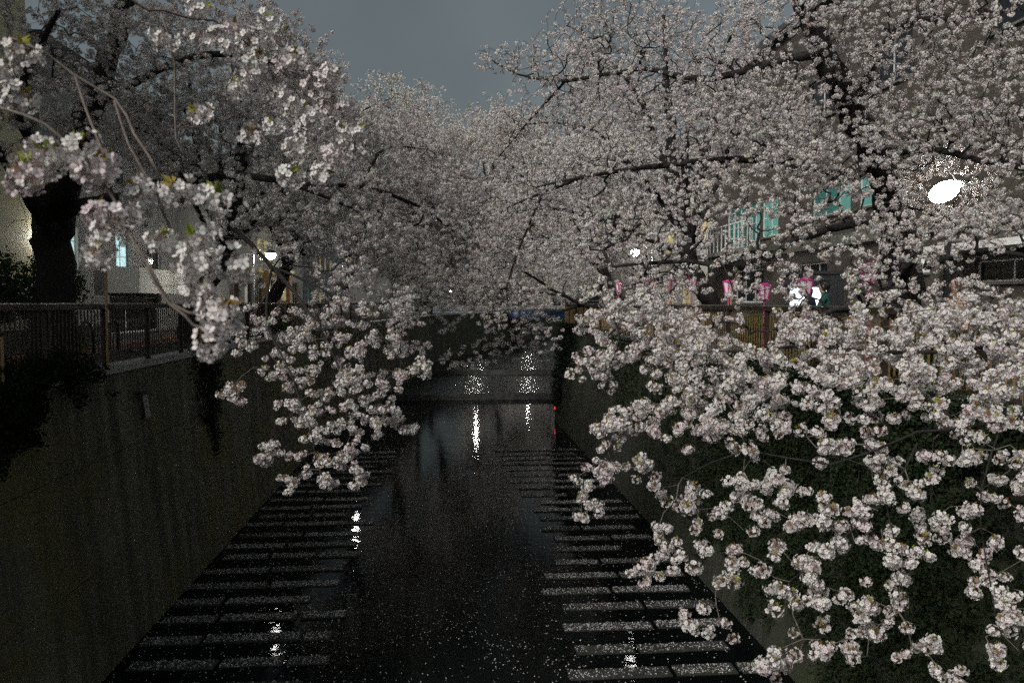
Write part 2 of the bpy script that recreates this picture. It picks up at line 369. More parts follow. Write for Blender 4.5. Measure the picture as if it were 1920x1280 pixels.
# ------------------------------------------------------------------ concrete sleepers lying in rows on the bed, petals
blk = MB().box((0, 0, 0), (1, 1, 1)).build('concrete_block', 'wet_block')
COL.objects.unlink(blk); bme = blk.data
petV = []; petR = []
def scatter_petals(n, x0, x1, y0, y1, z, zj=0.004):
    p = np.stack([rng.uniform(x0, x1, n), rng.uniform(y0, y1, n), z + rng.uniform(0.001, zj, n)], 1); petV.append(p)
yb = 9.6; row = 0
rows = []
while yb < 32:
    rows.append(yb); yb += 0.92 + (0.05 * math.sin(row * 1.7)) + random.uniform(-0.05, 0.05); row += 1
for i, y in enumerate(rows):
    depth = 0.36
    xl0 = -5.45 + random.uniform(-0.05, 0.25); xl1 = -2.15 + random.uniform(-0.15, 0.25)
    xr0 = 2.05 + random.uniform(-0.25, 0.25) + (0.55 if 17.5 < y < 24 else 0.0); xr1 = 5.4 - random.uniform(0, 0.2)
    if y > 34: xl0 += (y - 34) * 0.12
    for side, x0, x1 in (('l', xl0, xl1), ('r', xr0, xr1)):
        x = x0
        while x < x1 - 0.5:
            L = min(random.choice((1.05, 1.45, 1.62, 1.7)), x1 - x)
            if L < 0.4: break
            h = random.uniform(0.006, 0.030)
            if random.random() < 0.06: h = -0.03
            o = bpy.data.objects.new('concrete_block', bme); COL.objects.link(o); attach(o, riverbed)
            o.location = (x + L/2, y + random.uniform(-0.02, 0.02), ZW + h - 0.15); o.scale = (L - 0.05, depth * random.uniform(0.9, 1.05), 0.30); o.rotation_euler = (0, R(random.uniform(-0.5, 0.5)), R(random.uniform(-1.8, 1.8)))
            if h > 0:
                dn = (950 if y < 26 else 520) * random.uniform(0.35, 1.1)
                scatter_petals(int(dn * L * depth), x + 0.02, x + L - 0.06, y - depth/2 + 0.02, y + depth/2 - 0.02, ZW + h + 0.004, 0.012)
            x += L + 0.03
# loose petals on the water, denser along the sides
scatter_petals(5200, -5.5, -1.6, 10, 34, ZW + 0.002); scatter_petals(2600, 1.6, 5.5, 10, 34, ZW + 0.002); scatter_petals(3000, -1.9, 2.2, 10, 40, ZW + 0.002)
scatter_petals(2400, -5.5, 5.5, 34, 48, ZW + 0.002)
for k in range(60):
    cx_, cy_ = rng.uniform(-3.2, 2.4), rng.uniform(11, 34); n = int(rng.uniform(10, 55))
    p = np.stack([rng.normal(cx_, 0.45, n), rng.normal(cy_, 0.25, n), np.full(n, ZW + 0.003)], 1); petV.append(p[np.abs(p[:, 0]) < 5.4])
PV = np.concatenate(petV); n = len(PV)
a = rng.uniform(0, 2*np.pi, n); sz = rng.uniform(0.0075, 0.0125, n); tl = rng.uniform(-0.55, 0.55, (n, 2))
ux = np.stack([np.cos(a), np.sin(a), tl[:, 0]], 1) * sz[:, None] * 1.25; uy = np.stack([-np.sin(a), np.cos(a), tl[:, 1]], 1) * sz[:, None]
V = np.stack([PV - ux, PV - uy, PV + ux, PV + uy], 1).reshape(-1, 3)
tag(np_mesh('fallen_petals', V, np.arange(4*n).reshape(n, 4), 'petal'), 'pale fallen petals floating on the river and lying on the blocks', 'petals', kind='stuff')

# ------------------------------------------------------------------ blossom clusters and leaves (meshes that are repeated)
def unit(v): return v / (np.linalg.norm(v) + 1e-9)
def frame(n):
    n = unit(n); a = np.cross(n, [0.3, 0.5, 0.8]); a = unit(a); return a, np.cross(n, a), n
def cluster_mesh(name, nf, rad, leaves, seed, detail=True):
    r = np.random.default_rng(seed); mb = MB()
    pts = []
    for k in range(nf):
        zt = 0.62 - 1.58 * (k + 0.5) / nf; th = k * 2.39996 + r.uniform(-0.3, 0.3)
        q = math.sqrt(max(0, 1 - zt*zt)); d = np.array([q*math.cos(th), q*math.sin(th), zt]) + r.normal(0, 0.12, 3)
        pts.append(unit(d))
    for d in pts:
        rr = rad * r.uniform(0.75, 1.2); c = d * rr * np.array([1, 1, 0.85])
        nrm = unit(d + r.normal(0, 0.28, 3)); A, B, N = frame(nrm); ph = r.uniform(0, 6.28); fr = r.uniform(0.0140, 0.0180); cup = r.uniform(0.1, 0.75)
        for k in range(5):
            t = ph + k * 2*math.pi/5; u = A*math.cos(t) + B*math.sin(t); w = -A*math.sin(t) + B*math.cos(t)
            base = c + u*fr*0.08; L = fr; up = N*fr*cup
            if detail:
                mid = 0.62
                vs = [base, c + u*L*mid - w*fr*0.40 + up*0.35, c + u*L*0.98 - w*fr*0.17 + up*0.75, c + u*L*0.86 + up*0.62, c + u*L*0.98 + w*fr*0.17 + up*0.75, c + u*L*mid + w*fr*0.40 + up*0.35]
                mb.add(vs, [(0,1,2,3), (0,3,4,5)])
            else:
                vs = [base, c + u*L*0.6 - w*fr*0.42 + up*0.4, c + u*L + up*0.75, c + u*L*0.6 + w*fr*0.42 + up*0.4]
                mb.add(vs, [(0,1,2,3)])
        if detail:   # calyx and stalk behind the flower, reddish eye in front
            s0 = c - N*0.001; top_ = np.array([0, 0, rad*0.55]) + r.normal(0, 0.003, 3)
            mb.add([s0 + A*0.0022, s0 + B*0.0022, s0 - A*0.0022 - B*0.0012, s0 - N*0.007], [(0,1,3), (1,2,3), (2,0,3)], 2)
            e = c + N*0.0026; mb.add([e + A*0.0026, e + B*0.0026, e - A*0.0026, e - B*0.0026], [(0,1,2,3)], 2)
            w = unit(np.cross(top_ - s0, [0.1, 0.2, 0.9]))*0.0006
            mb.add([s0 - w, s0 + w, top_ + w, top_ - w], [(0,1,2,3)], 2)
    for k in range(leaves):
        th = r.uniform(0, 6.28); d = unit(np.array([math.cos(th), math.sin(th), r.uniform(0.3, 1.3)])); A, B, N = frame(d)
        L = r.uniform(0.026, 0.045); w = L*0.23; o = np.array([0, 0, rad*0.5]); fold = B*L*0.12
        mb.add([o, o + d*L*0.5 + A*w + fold, o + d*L, o + d*L*0.5 - A*w + fold, o + d*L*0.5], [(0,1,2,4), (0,4,2,3)], 1)
    me = mb.build(name, ['petal', 'young_leaf', 'calyx']); COL.objects.unlink(me)
    return me
def spray_mesh(name, nflow, rad, seed):
    """a looser far clump: many single flowers spread along a twig tip"""
    r = np.random.default_rng(seed); mb = MB()
    for k in range(nflow):
        c = r.normal(0, 1, 3) * rad * np.array([0.55, 0.55, 0.42]); A, B, N = frame(r.normal(0, 1, 3) + unit(c)); fr = r.uniform(0.022, 0.036); ph = r.uniform(0, 6.28)
        vs = [c] + [c + (A*math.cos(ph + q*1.2566) + B*math.sin(ph + q*1.2566))*fr*(1 if q % 2 else 0.8) + N*fr*0.3 for q in range(5)]
        mb.add(vs, [(0,1,2), (0,2,3), (0,3,4), (0,4,5)], 1 if r.random() < 0.12 else 0)
    o = mb.build(name, ['petal', 'young_leaf']); COL.objects.unlink(o); return o
def leafclump_mesh(name, n, rad, L, mat, seed):
    r = np.random.default_rng(seed); mb = MB()
    for k in range(n):
        c = r.normal(0, 1, 3)*rad*0.5; A, B, N = frame(r.normal(0, 1, 3) + np.array([0, 0, 0.6])); l = L*r.uniform(0.7, 1.3); w = l*0.33; f = N*l*0.12
        mb.add([c, c + A*l*0.45 + B*w + f, c + A*l, c + A*l*0.45 - B*w + f, c + A*l*0.5], [(0,1,2,4), (0,4,2,3)])
    o = mb.build(name, mat); COL.objects.unlink(o); return o
def src_collection(name, objs):
    c = bpy.data.collections.new(name)
    for o in objs: c.objects.link(o)
    return c
NEAR = [cluster_mesh('blossom_cluster', 21 + 3*(k % 3), 0.043 + 0.005*(k % 2), (0, 4, 2, 6, 3, 0)[k], 100 + k) for k in range(6)]
MID = [cluster_mesh('blossom_mid', 17, 0.047, (0, 3, 2, 5, 0, 2)[k], 200 + k, False) for k in range(6)]
FAR = [spray_mesh('blossom_far', 26, 0.14, 300 + k) for k in range(5)]
C_NEAR, C_MID, C_FAR = src_collection('src_near', NEAR), src_collection('src_mid', MID), src_collection('src_far', FAR)
C_IVY = src_collection('src_ivy', [leafclump_mesh('ivy_clump', 9, 0.09, 0.055, 'ivy_leaf', 400 + k) for k in range(4)])
C_BUSH = src_collection('src_bush', [leafclump_mesh('bush_clump', 12, 0.10, 0.05, 'bush_leaf', 500 + k) for k in range(4)])
C_HEDGE = src_collection('src_hedge', [leafclump_mesh('hedge_clump', 12, 0.12, 0.06, 'hedge_leaf', 600 + k) for k in range(4)])
_ng = {}
def inst_group(coll):
    if coll.name in _ng: return _ng[coll.name]
    ng = bpy.data.node_groups.new('scatter_' + coll.name, 'GeometryNodeTree')
    ng.interface.new_socket('Geometry', in_out='INPUT', socket_type='NodeSocketGeometry'); ng.interface.new_socket('Geometry', in_out='OUTPUT', socket_type='NodeSocketGeometry')
    N = ng.nodes; i = N.new('NodeGroupInput'); o = N.new('NodeGroupOutput')
    ci = N.new('GeometryNodeCollectionInfo'); ci.inputs['Collection'].default_value = coll; ci.inputs['Separate Children'].default_value = True; ci.inputs['Reset Children'].default_value = True
    ip = N.new('GeometryNodeInstanceOnPoints'); ip.inputs['Pick Instance'].default_value = True
    ar = N.new('GeometryNodeInputNamedAttribute'); ar.data_type = 'FLOAT_VECTOR'; ar.inputs['Name'].default_value = 'rot'
    asc = N.new('GeometryNodeInputNamedAttribute'); asc.data_type = 'FLOAT'; asc.inputs['Name'].default_value = 'scl'
    e = N.new('FunctionNodeEulerToRotation')
    L = ng.links.new
    L(i.outputs[0], ip.inputs['Points']); L(ci.outputs[0], ip.inputs['Instance']); L(ar.outputs[0], e.inputs[0]); L(e.outputs[0], ip.inputs['Rotation']); L(asc.outputs[0], ip.inputs['Scale']); L(ip.outputs[0], o.inputs[0])
    _ng[coll.name] = ng; return ng
def scatter(name, pts, coll, parent, scale=(0.85, 1.2), tilt=0.7, rots=None):
    pts = np.asarray(pts); n = len(pts)
    me = bpy.data.meshes.new(name); me.vertices.add(n); me.vertices.foreach_set('co', pts.astype(np.float32).ravel())
    if rots is None: rots = np.stack([rng.normal(0, tilt*0.6, n), rng.normal(0, tilt*0.6, n), rng.uniform(0, 6.28, n)], 1)
    a = me.attributes.new('rot', 'FLOAT_VECTOR', 'POINT'); a.data.foreach_set('vector', rots.astype(np.float32).ravel())
    a = me.attributes.new('scl', 'FLOAT', 'POINT'); a.data.foreach_set('value', rng.uniform(*scale, n).astype(np.float32))
    o = bpy.data.objects.new(name, me); COL.objects.link(o); attach(o, parent); o['kind'] = 'stuff'
    md = o.modifiers.new('scatter', 'NODES'); md.node_group = inst_group(coll)
    return o

# ------------------------------------------------------------------ trees
def spline(pts, step):
    pts = np.array(pts, float); out = []
    for i in range(len(pts)-1):
        p0, p1, p2, p3 = pts[max(i-1, 0)], pts[i], pts[i+1], pts[min(i+2, len(pts)-1)]
        n = max(2, int(np.linalg.norm(p2[:3]-p1[:3]) / step))
        for k in range(n):
            t = k/n; out.append(0.5*((2*p1) + (p2-p0)*t + (2*p0-5*p1+4*p2-p3)*t*t + (3*p1-p0-3*p2+p3)*t**3))
    out.append(pts[-1]); return np.array(out)
def prisms(A, B, ra, rb, n):
    t = B - A; t /= (np.linalg.norm(t, axis=1, keepdims=True) + 1e-9)
    ref = np.where(np.abs(t[:, 2:3]) > 0.9, np.array([[1, 0, 0.]]), np.array([[0, 0, 1.]]))
    u = np.cross(t, ref); u /= np.linalg.norm(u, axis=1, keepdims=True); w = np.cross(t, u)
    th = np.arange(n)*2*np.pi/n; c, s = np.cos(th)[None, :, None], np.sin(th)[None, :, None]
    ring = u[:, None]*c + w[:, None]*s
    V = np.concatenate([A[:, None] + ring*ra[:, None, None], B[:, None] + ring*rb[:, None, None]], 1).reshape(-1, 3)
    k = np.arange(n); q = np.stack([k, (k+1) % n, n + (k+1) % n, n + k], 1)
    F = (np.arange(len(A))[:, None, None]*2*n + q[None]).reshape(-1, 4)
    return V, F
FRUSTUM = lambda p: (lambda x, y, z: (z > 0.3) & (x > -60) & (x < 1980) & (y > -60) & (y < 1340))(*proj(p))
def cherry_tree(label, limbs, att, coll, singles=0, step=0.13, keep=0.85, jit=0.035, pen=0.10, rmax=0.010, scale=(0.85, 1.2), droop=0.06, tip_r=0.0018, group='cherry trees along the river', carve=None, bare=None, name='cherry_tree', cat='tree', lk=0.6, twig_mat='twig_bark', tipn=1, limb_mat='bark'):
    base = limbs[0][0][:3]
    t = thing(name, label, cat, tuple(float(x) for x in base), group)
    att = np.array(att, float)
    MAXN = 400 + 60*len(limbs) + len(att)*int(14 if step > 0.1 else 30)
    pos = np.zeros((MAXN, 3)); par = np.full(MAXN, -1, int); rad = np.zeros(MAXN); pl = np.zeros(MAXN); cnt = 0; tipd = {}
    islimb = np.zeros(MAXN, bool)
    for li, L in enumerate(limbs):
        sp = spline(L, 0.28 if li else 0.2)
        if li: sp[:, 3] *= lk
        sp[1:-1, :3] += rng.normal(0, 0.018, (len(sp)-2, 3)) * np.clip(sp[1:-1, 3:4]*12, 0.25, 1.4)
        prev = -1
        if li: prev = int(np.argmin(np.sum((pos[:cnt]-sp[0, :3])**2, 1)))
        start = cnt
        for q in sp:
            pos[cnt] = q[:3]; rad[cnt] = max(q[3], 0.004); par[cnt] = prev; islimb[cnt] = True; prev = cnt; cnt += 1
        MB().tube(sp[:, :3], list(np.maximum(sp[:, 3], 0.004)), 12 if sp[0, 3] > 0.12 else 7, True, 0, 0.10 if sp[0, 3] > 0.12 else 0.05).build('trunk' if li == 0 else 'limb', 'bark' if li == 0 else limb_mat, t, True)
    nl = cnt
    d0 = np.array([np.min(np.sum((pos[:nl]-a)**2, 1)) for a in att]); att = att[np.argsort(d0)]
    for a in att:
        d = np.linalg.norm(pos[:cnt]-a, axis=1); j = int(np.argmin(d + pen*pl[:cnt] + 0.25*(pos[:cnt, 2] < a[2]-0.0)*0))
        D = d[j]
        if D < 0.012 or D > 3.2: continue
        n = max(1, int(round(D/step))); 
        pj = par[j]; dirp = unit(pos[j]-pos[pj]) if pj >= 0 else unit(a-pos[j])
        ctrl = pos[j] + dirp*D*0.28 + (a-pos[j])*0.25 + np.array([0, 0, droop*D*2]) + rng.normal(0, 0.05*D, 3)
        prev = j
        for k in range(1, n+1):
            if cnt >= MAXN: break
            u = k/n; q = (1-u)**2*pos[j] + 2*u*(1-u)*ctrl + u*u*a + (rng.normal(0, 0.012, 3) if k < n else 0)
            pos[cnt] = q; par[cnt] = prev; pl[cnt] = pl[prev] + D/n; prev = cnt; cnt += 1
        tipd[prev] = True
    pos, par, rad, islimb = pos[:cnt], par[:cnt], rad[:cnt], islimb[:cnt]
    acc = np.zeros(cnt)
    for i in range(cnt-1, nl-1, -1):
        if acc[i] == 0: acc[i] = tip_r**2.1
        rad[i] = acc[i]**(1/2.1)
        if par[i] >= 0: acc[par[i]] += acc[i]
    idx = np.arange(nl, cnt)
    rb = rad[idx]; ra = np.minimum(rad[par[idx]], rb*1.12)
    thick = rb > 0.007
    for sel, n, nm in ((thick, 6, 'branches'), (~thick, 3, 'twigs')):
        if sel.sum():
            V, F = prisms(pos[par[idx[sel]]], pos[idx[sel]], ra[sel], rb[sel], n)
            o = np_mesh(nm, V, F, (limb_mat if n == 6 else twig_mat), t, True); o['kind'] = 'stuff'
    cand = idx[(rad[idx] < rmax) & ((rng.random(len(idx)) < keep) | np.isin(idx, list(tipd)))]
    tips = np.array([q for q in tipd if rad[q] < rmax], int)
    if tipn > 1 and len(tips): cand = np.concatenate([cand] + [tips[rng.random(len(tips)) < 0.8] for _ in range(tipn-1)])
    pts = pos[cand] + rng.normal(0, jit, (len(cand), 3)) + np.array([0, 0, -0.015])
    if bare is not None: pts = pts[~bare(pts)]
    if carve is not None: pts = pts[~carve(pts)]
    pts = pts[~cone_carve(AIR)(pts)]
    if singles:
        dist = np.linalg.norm(pts, axis=1) + np.where(FRUSTUM(pts), 0, 1e3); o_ = np.argsort(dist)[:singles]
        o_ = o_[dist[o_] < 900]
        m = np.ones(len(pts), bool); m[o_] = False
        for q in o_:
            src = NEAR[int(rng.integers(len(NEAR)))]; c = src.copy(); c.name = 'blossom_cluster'; COL.objects.link(c); c.parent = t
            c.location = tuple(pts[q] - np.array(t.location)); c.rotation_euler = (rng.normal(0, .4), rng.normal(0, .4), rng.uniform(0, 6.28)); s_ = rng.uniform(*scale); c.scale = (s_, s_, s_)
        pts = pts[m]
    if len(pts): scatter('blossoms', pts, coll, t, scale)
    return t, len(pts)
def ball(c, r, n, flat=0.75):
    v = rng.normal(0, 1, (n, 3)); v /= np.linalg.norm(v, axis=1, keepdims=True); v *= (rng.random(n)**(1/2.4))[:, None]
    return np.asarray(c) + v*np.array([r, r, r*flat])
def boughs(rows, tau=1.0, flat=0.75):
    out = []
    for row in rows:
        px, py, Y, r = row[:4]; k = row[4] if len(row) > 4 else 1.0
        out.append(ball(P(px, py, Y), r, max(2, int(110*tau*k*r*r + 3)), flat))
    return np.concatenate(out)
def LP(*a):    # limb from surveyed pixels: (px, py, Y, r) ...
    return [tuple(P(px, py, Y)) + (r,) for px, py, Y, r in a]

def cone_carve(spec):
    """keep clear air around lamps and between boughs: capsules given in metres"""
    def f(p):
        m = np.zeros(len(p), bool)
        for A, B, r0, r1 in spec:
            A, B = np.array(A), np.array(B); ab = B-A; t = np.clip(((p-A) @ ab)/(ab @ ab), 0, 1)
            m |= np.linalg.norm(p-(A+t[:, None]*ab), axis=1) < r0+(r1-r0)*t
        return m
    return f

counts = {}
def mirror_pt(l):
    l = np.array(l); m = np.array([l[0], l[1], 2*ZW - l[2]]); t = ZW / m[2]; return m*t
LAMP_L1, LAMP_L2, LAMP_R1 = (-7.1, 33.1, 1.92), (-6.0, 52.0, 2.6), (7.19, 30.2, 1.93)
AIR = [(l, mirror_pt(l), 0.30, 0.30) for l in (LAMP_L1, LAMP_L2, LAMP_R1)] + [((3.9, 108, 5.6), mirror_pt((3.9, 108, 5.6)), 0.55, 0.3)]
def mirror_up(l, z):
    l = np.array(l); m = np.array([l[0], l[1], 2*z - l[2]]); t = z / m[2]; return m*t
AIR += [((3.9, 108, 5.6), mirror_up((3.9, 108, 5.6), ZU), 0.7, 0.5), ((3.9, 108, 5.6), (2.0, 55, ZU), 0.8, 0.9), ((11.2, 110, 1.6), (5.4, 53.5, ZU), 0.8, 0.8)]
AIR += [(l, tuple(np.array(l)*0.55), 0.22, 0.12) for l in (LAMP_L1, LAMP_L2, LAMP_R1)]
#--- right bank, the big tree in view
TR1b = (7.55, 12.6, ZS)
limbs = [
    [(*TR1b, 0.36), (7.45, 12.5, 0.2, 0.29), (7.0, 12.1, 1.6, 0.26), *LP((1640, 290, 11.6, 0.22), (1600, 200, 11.3, 0.19), (1545, 95, 11.0, 0.16), (1500, 10, 10.8, 0.10), (1470, -90, 10.6, 0.06))],
    LP((1640, 290, 11.6, 0.15), (1560, 330, 11.2, 0.12), (1420, 300, 10.8, 0.09), (1250, 310, 10.8, 0.065), (1100, 330, 11.2, 0.04), (1010, 350, 11.6, 0.02)),
    LP((1100, 330, 11.2, 0.05), (1020, 360, 12.4, 0.04), (950, 390, 13.8, 0.02)),
    LP((1020, 360, 12.4, 0.035), (980, 450, 13, 0.028), (950, 540, 13.2, 0.02), (960, 610, 13, 0.008)),
    LP((1060, 152, 13, 0.04), (990, 230, 14, 0.03), (930, 300, 14.8, 0.015)),
    LP((1545, 95, 11.0, 0.12), (1480, 110, 10.8, 0.10), (1330, 150, 11.4, 0.08), (1200, 130, 12.2, 0.06), (1060, 152, 13, 0.045), (970, 140, 13.3, 0.025), (900, 100, 13.6, 0.012)),
    LP((1600, 200, 11.3, 0.13), (1680, 60, 10.6, 0.11), (1760, 40, 10, 0.09), (1850, 20, 9.6, 0.06)),
    LP((1640, 290, 11.6, 0.12), (1740, 280, 10.4, 0.09), (1830, 300, 9.6, 0.07), (1930, 320, 9, 0.05)),
    [(7.3, 12.4, 0.9, 0.13)] + LP((1640, 420, 10.6, 0.10), (1520, 440, 10, 0.08), (1400, 500, 9.4, 0.06), (1290, 490, 9.4, 0.045), (1150, 500, 10, 0.03)),
    [(7.4, 12.5, 0.4, 0.12)] + LP((1720, 470, 10.4, 0.09), (1640, 560, 9.0, 0.07), (1540, 590, 8.4, 0.055), (1440, 650, 7.8, 0.035)),
    LP((1740, 500, 10.2, 0.08), (1830, 470, 9.2, 0.06), (1930, 480, 8.6, 0.04)),
]
R1 = [(1715, 365, 11.2, .3, 1.6), (1830, 370, 11.2, .32, 1.6), (1772, 405, 11.2, .3, 1.6), (1765, 312, 11.2, .3, 1.6), (1720, 320, 11.4, .3, 1.6), (1550, 545, 8.6, .12, 1.5), (930, 480, 13.6, .6), (960, 530, 13.2, .4), (1010, 560, 12.6, .35), (930, 600, 13.2, .3, .6), (1030, 630, 12.6, .28, .5), (900, 560, 13.6, .35), (1430, 430, 9.4, .2), (1600, 400, 9.6, .22), (1420, 470, 9.2, .28), (1560, 470, 9.2, .28), (1490, 370, 9.8, .35), (1630, 420, 9.6, .3), (1440, 395, 9.6, .2), (1700, 420, 10, .4), (1800, 250, 10, .55), (1900, 260, 9.5, .5), (1840, 400, 9.4, .38), (1750, 420, 9.8, .3), (1640, 250, 10.6, .5), (1900, 400, 9, .4), (1560, 260, 10.6, .4), (1000, 400, 13, .7), (940, 310, 14.5, .7), (950, 440, 13.5, .6), (900, 390, 15, .6), (960, 230, 14.6, .6), (1400, 400, 9.6, .3), (1550, 310, 10.2, .45), (1450, 270, 10.4, .5), (1230, 535, 9, .28), (1300, 520, 9.2, .28), (1500, 560, 8.6, .22), (1620, 505, 9, .22), (1690, 345, 11.9, .35), (1835, 330, 11.8, .35), (1770, 295, 12.1, .4), (1180, 60, 12.4, 1.0), (1090, 60, 13, .7), (1000, 120, 13, .55), (925, 105, 13.2, .35, 1.0), (1320, 110, 11.5, 1.1), (1500, 60, 10.8, 1.0), (1650, 40, 10.2, 1.0), (1820, 40, 9.6, 1.1),
      (1890, 190, 9.2, .9), (1750, 190, 10, .9), (1600, 180, 11, .8), (1450, 210, 10.6, .9), (1300, 240, 10.6, .9), (1180, 200, 12, .9), (1050, 200, 13, .7), (1140, 310, 11, .8), (1030, 330, 12, .7),
      (1280, 390, 9.8, .6), (1180, 420, 10, .7), (1250, 480, 9.3, .5), (1100, 450, 11, .6), (1020, 470, 12, .45), (1500, 300, 10, .5), (1350, 340, 10, .5), (1530, 400, 9.4, .28), (1660, 400, 9.4, .3), (1380, 480, 9.2, .25), (1480, 500, 9, .25), (1620, 540, 8.6, .25), (1480, 540, 8.6, .22), (1800, 420, 9, .3), (1250, 560, 8.8, .35), (1800, 540, 8.4, .3), (1460, 320, 10, .55), (1570, 350, 10, .4), (1660, 320, 10, .5), (1870, 320, 9, .4), (1700, 260, 10, .6),
      (1660, 460, 9, .45), (1850, 430, 8.6, .5), (1750, 470, 9, .4), (1480, 440, 9.2, .3), (1340, 450, 9.4, .35), (1570, 520, 8.8, .22, .6), (1700, 560, 8.2, .35), (1870, 570, 7.8, .4), (1400, 540, 8.8, .3), (1180, 560, 9.6, .35), (1320, 600, 8.4, .3), (1420, 620, 8, .35, .8), (1780, 600, 8, .35)]
LAMP_R = P(1770, 360, 12.0)
carve1 = cone_carve([(LAMP_R, P(1770, 355, 4.0), 0.10, 0.04), (LAMP_R, LAMP_R + np.array([0.0, -0.3, 0.0]), 0.17, 0.17), (P(1425, 430, 14), P(1425, 430, 6), .26, .11), (P(1590, 420, 14), P(1590, 420, 6), .16, .07), (P(1553, 555, 14), P(1553, 555, 5), .32, .13), (P(1430, 620, 12), P(1430, 620, 6), .35, .16), (P(1885, 505, 12), P(1885, 505, 6), .3, .15)])
_, counts['R1'] = cherry_tree('tall cherry tree with leaning black trunk beside the floodlight on the right bank', limbs, boughs(R1, 2.7), C_NEAR, carve=carve1, twig_mat='bark', tip_r=0.0034, rmax=0.022, scale=(0.48, 0.86))

#--- right bank, nearest tree: its trunk stands outside the picture, its boughs hang over the wall
limbs = [
    [(7.6, 5.0, ZS, 0.30), (7.4, 5.0, 0.3, 0.25), (6.9, 5.1, 1.5, 0.20), (6.2, 5.2, 2.9, 0.13), (5.4, 5.4, 4.4, 0.06)],
    [(7.3, 5.0, 0.5, 0.14), (5.9, 5.3, 0.5, 0.11)] + LP((1900, 640, 5.6, 0.085), (1700, 660, 5.7, 0.06), (1500, 650, 6.0, 0.045), (1300, 660, 6.4, 0.03), (1160, 640, 6.9, 0.015)),
    [(7.3, 5.0, 0.0, 0.12), (5.9, 4.9, -0.3, 0.09)] + LP((1880, 790, 4.9, 0.05), (1720, 810, 4.9, 0.038), (1560, 870, 4.7, 0.028), (1400, 845, 5.1, 0.02), (1280, 895, 5.2, 0.012)),
    LP((1720, 830, 4.8, 0.03), (1660, 940, 4.6, 0.022), (1560, 1020, 4.5, 0.014), (1480, 1090, 4.4, 0.008)),
    LP((1880, 790, 4.9, 0.03), (1840, 920, 4.5, 0.022), (1850, 1060, 4.3, 0.014), (1870, 1180, 4.2, 0.007)),
    LP((1400, 655, 6.2, 0.022), (1280, 730, 6.2, 0.016), (1180, 800, 6.4, 0.011), (1110, 880, 6.4, 0.006)),
    LP((1660, 940, 4.6, 0.018), (1690, 1060, 4.4, 0.012), (1700, 1170, 4.3, 0.006)),
]
R0 = [(1230, 590, 7.4, .3), (1310, 640, 7.0, .3), (1520, 600, 6.6, .22), (1600, 615, 6.4, .28), (1700, 600, 6.4, .3), (1800, 590, 6.4, .25), (1890, 610, 6.0, .3), (1150, 590, 7.2, .40), (1250, 640, 6.6, .42), (1120, 680, 7, .28), (1350, 690, 6.2, .40), (1500, 650, 6.0, .38), (1640, 660, 5.8, .38), (1790, 650, 5.7, .40), (1890, 690, 5.3, .38), (1560, 725, 5.4, .30), (1700, 725, 5.2, .32), (1850, 760, 5, .3), (1420, 740, 5.6, .3),
      (1260, 760, 6, .34), (1150, 790, 6.4, .28, .9), (1120, 880, 6.4, .2, .7), (1100, 945, 6.3, .10, 1), (1330, 800, 5.6, .24, .8), (1200, 870, 6, .22, .6)]
R0s = [(1420, 810, 5.1, .25), (1560, 800, 4.9, .25), (1640, 860, 4.8, .3), (1800, 860, 4.7, .32), (1880, 880, 4.6, .25), (1480, 900, 4.9, .3), (1340, 910, 5.1, .26), (1260, 930, 5.1, .2), (1620, 940, 4.6, .3), (1440, 990, 4.7, .3), (1740, 960, 4.5, .3), (1860, 1000, 4.4, .28), (1300, 1010, 4.9, .2), (1570, 1030, 4.5, .28), (1240, 1080, 4.9, .12), (1360, 1060, 4.7, .2), (1690, 1060, 4.4, .25),
       (1480, 1090, 4.4, .22), (1320, 1170, 4.6, .12), (1560, 1130, 4.4, .22), (1690, 1150, 4.3, .2), (1860, 1090, 4.3, .2), (1500, 1200, 4.3, .18), (1730, 1220, 4.2, .16), (1870, 1210, 4.2, .14), (1590, 1210, 4.3, .14), (1445, 1250, 4.3, .08), (1890, 1140, 4.2, .15), (1780, 1270, 4.2, .08), (1230, 1000, 5.1, .08)]
ats = np.concatenate([boughs(R0, 2.3)] + [ball(P(*q[:3]), q[3]*1.1, max(2, int(95*q[3]**2)) + 2) for q in R0s] + [ball((5.8, 5.3, 3.6), 1.6, 60), ball((6.6, 5.2, 1.8), 1.0, 30)])
_, counts['R0'] = cherry_tree('near cherry boughs hanging low over the right river wall, lower right corner', limbs, ats, C_NEAR, singles=290, step=0.10, keep=0.34, jit=0.038, scale=(0.60, 1.0), droop=0.10, tip_r=0.0027, rmax=0.015, lk=0.24, tipn=2, carve=cone_carve([(P(1420, 618, 10), P(1420, 618, 4.5), .24, .12), (P(1555, 560, 10), P(1555, 560, 4.5), .26, .12), (P(1660, 590, 10), P(1660, 590, 4.5), .16, .08)]))

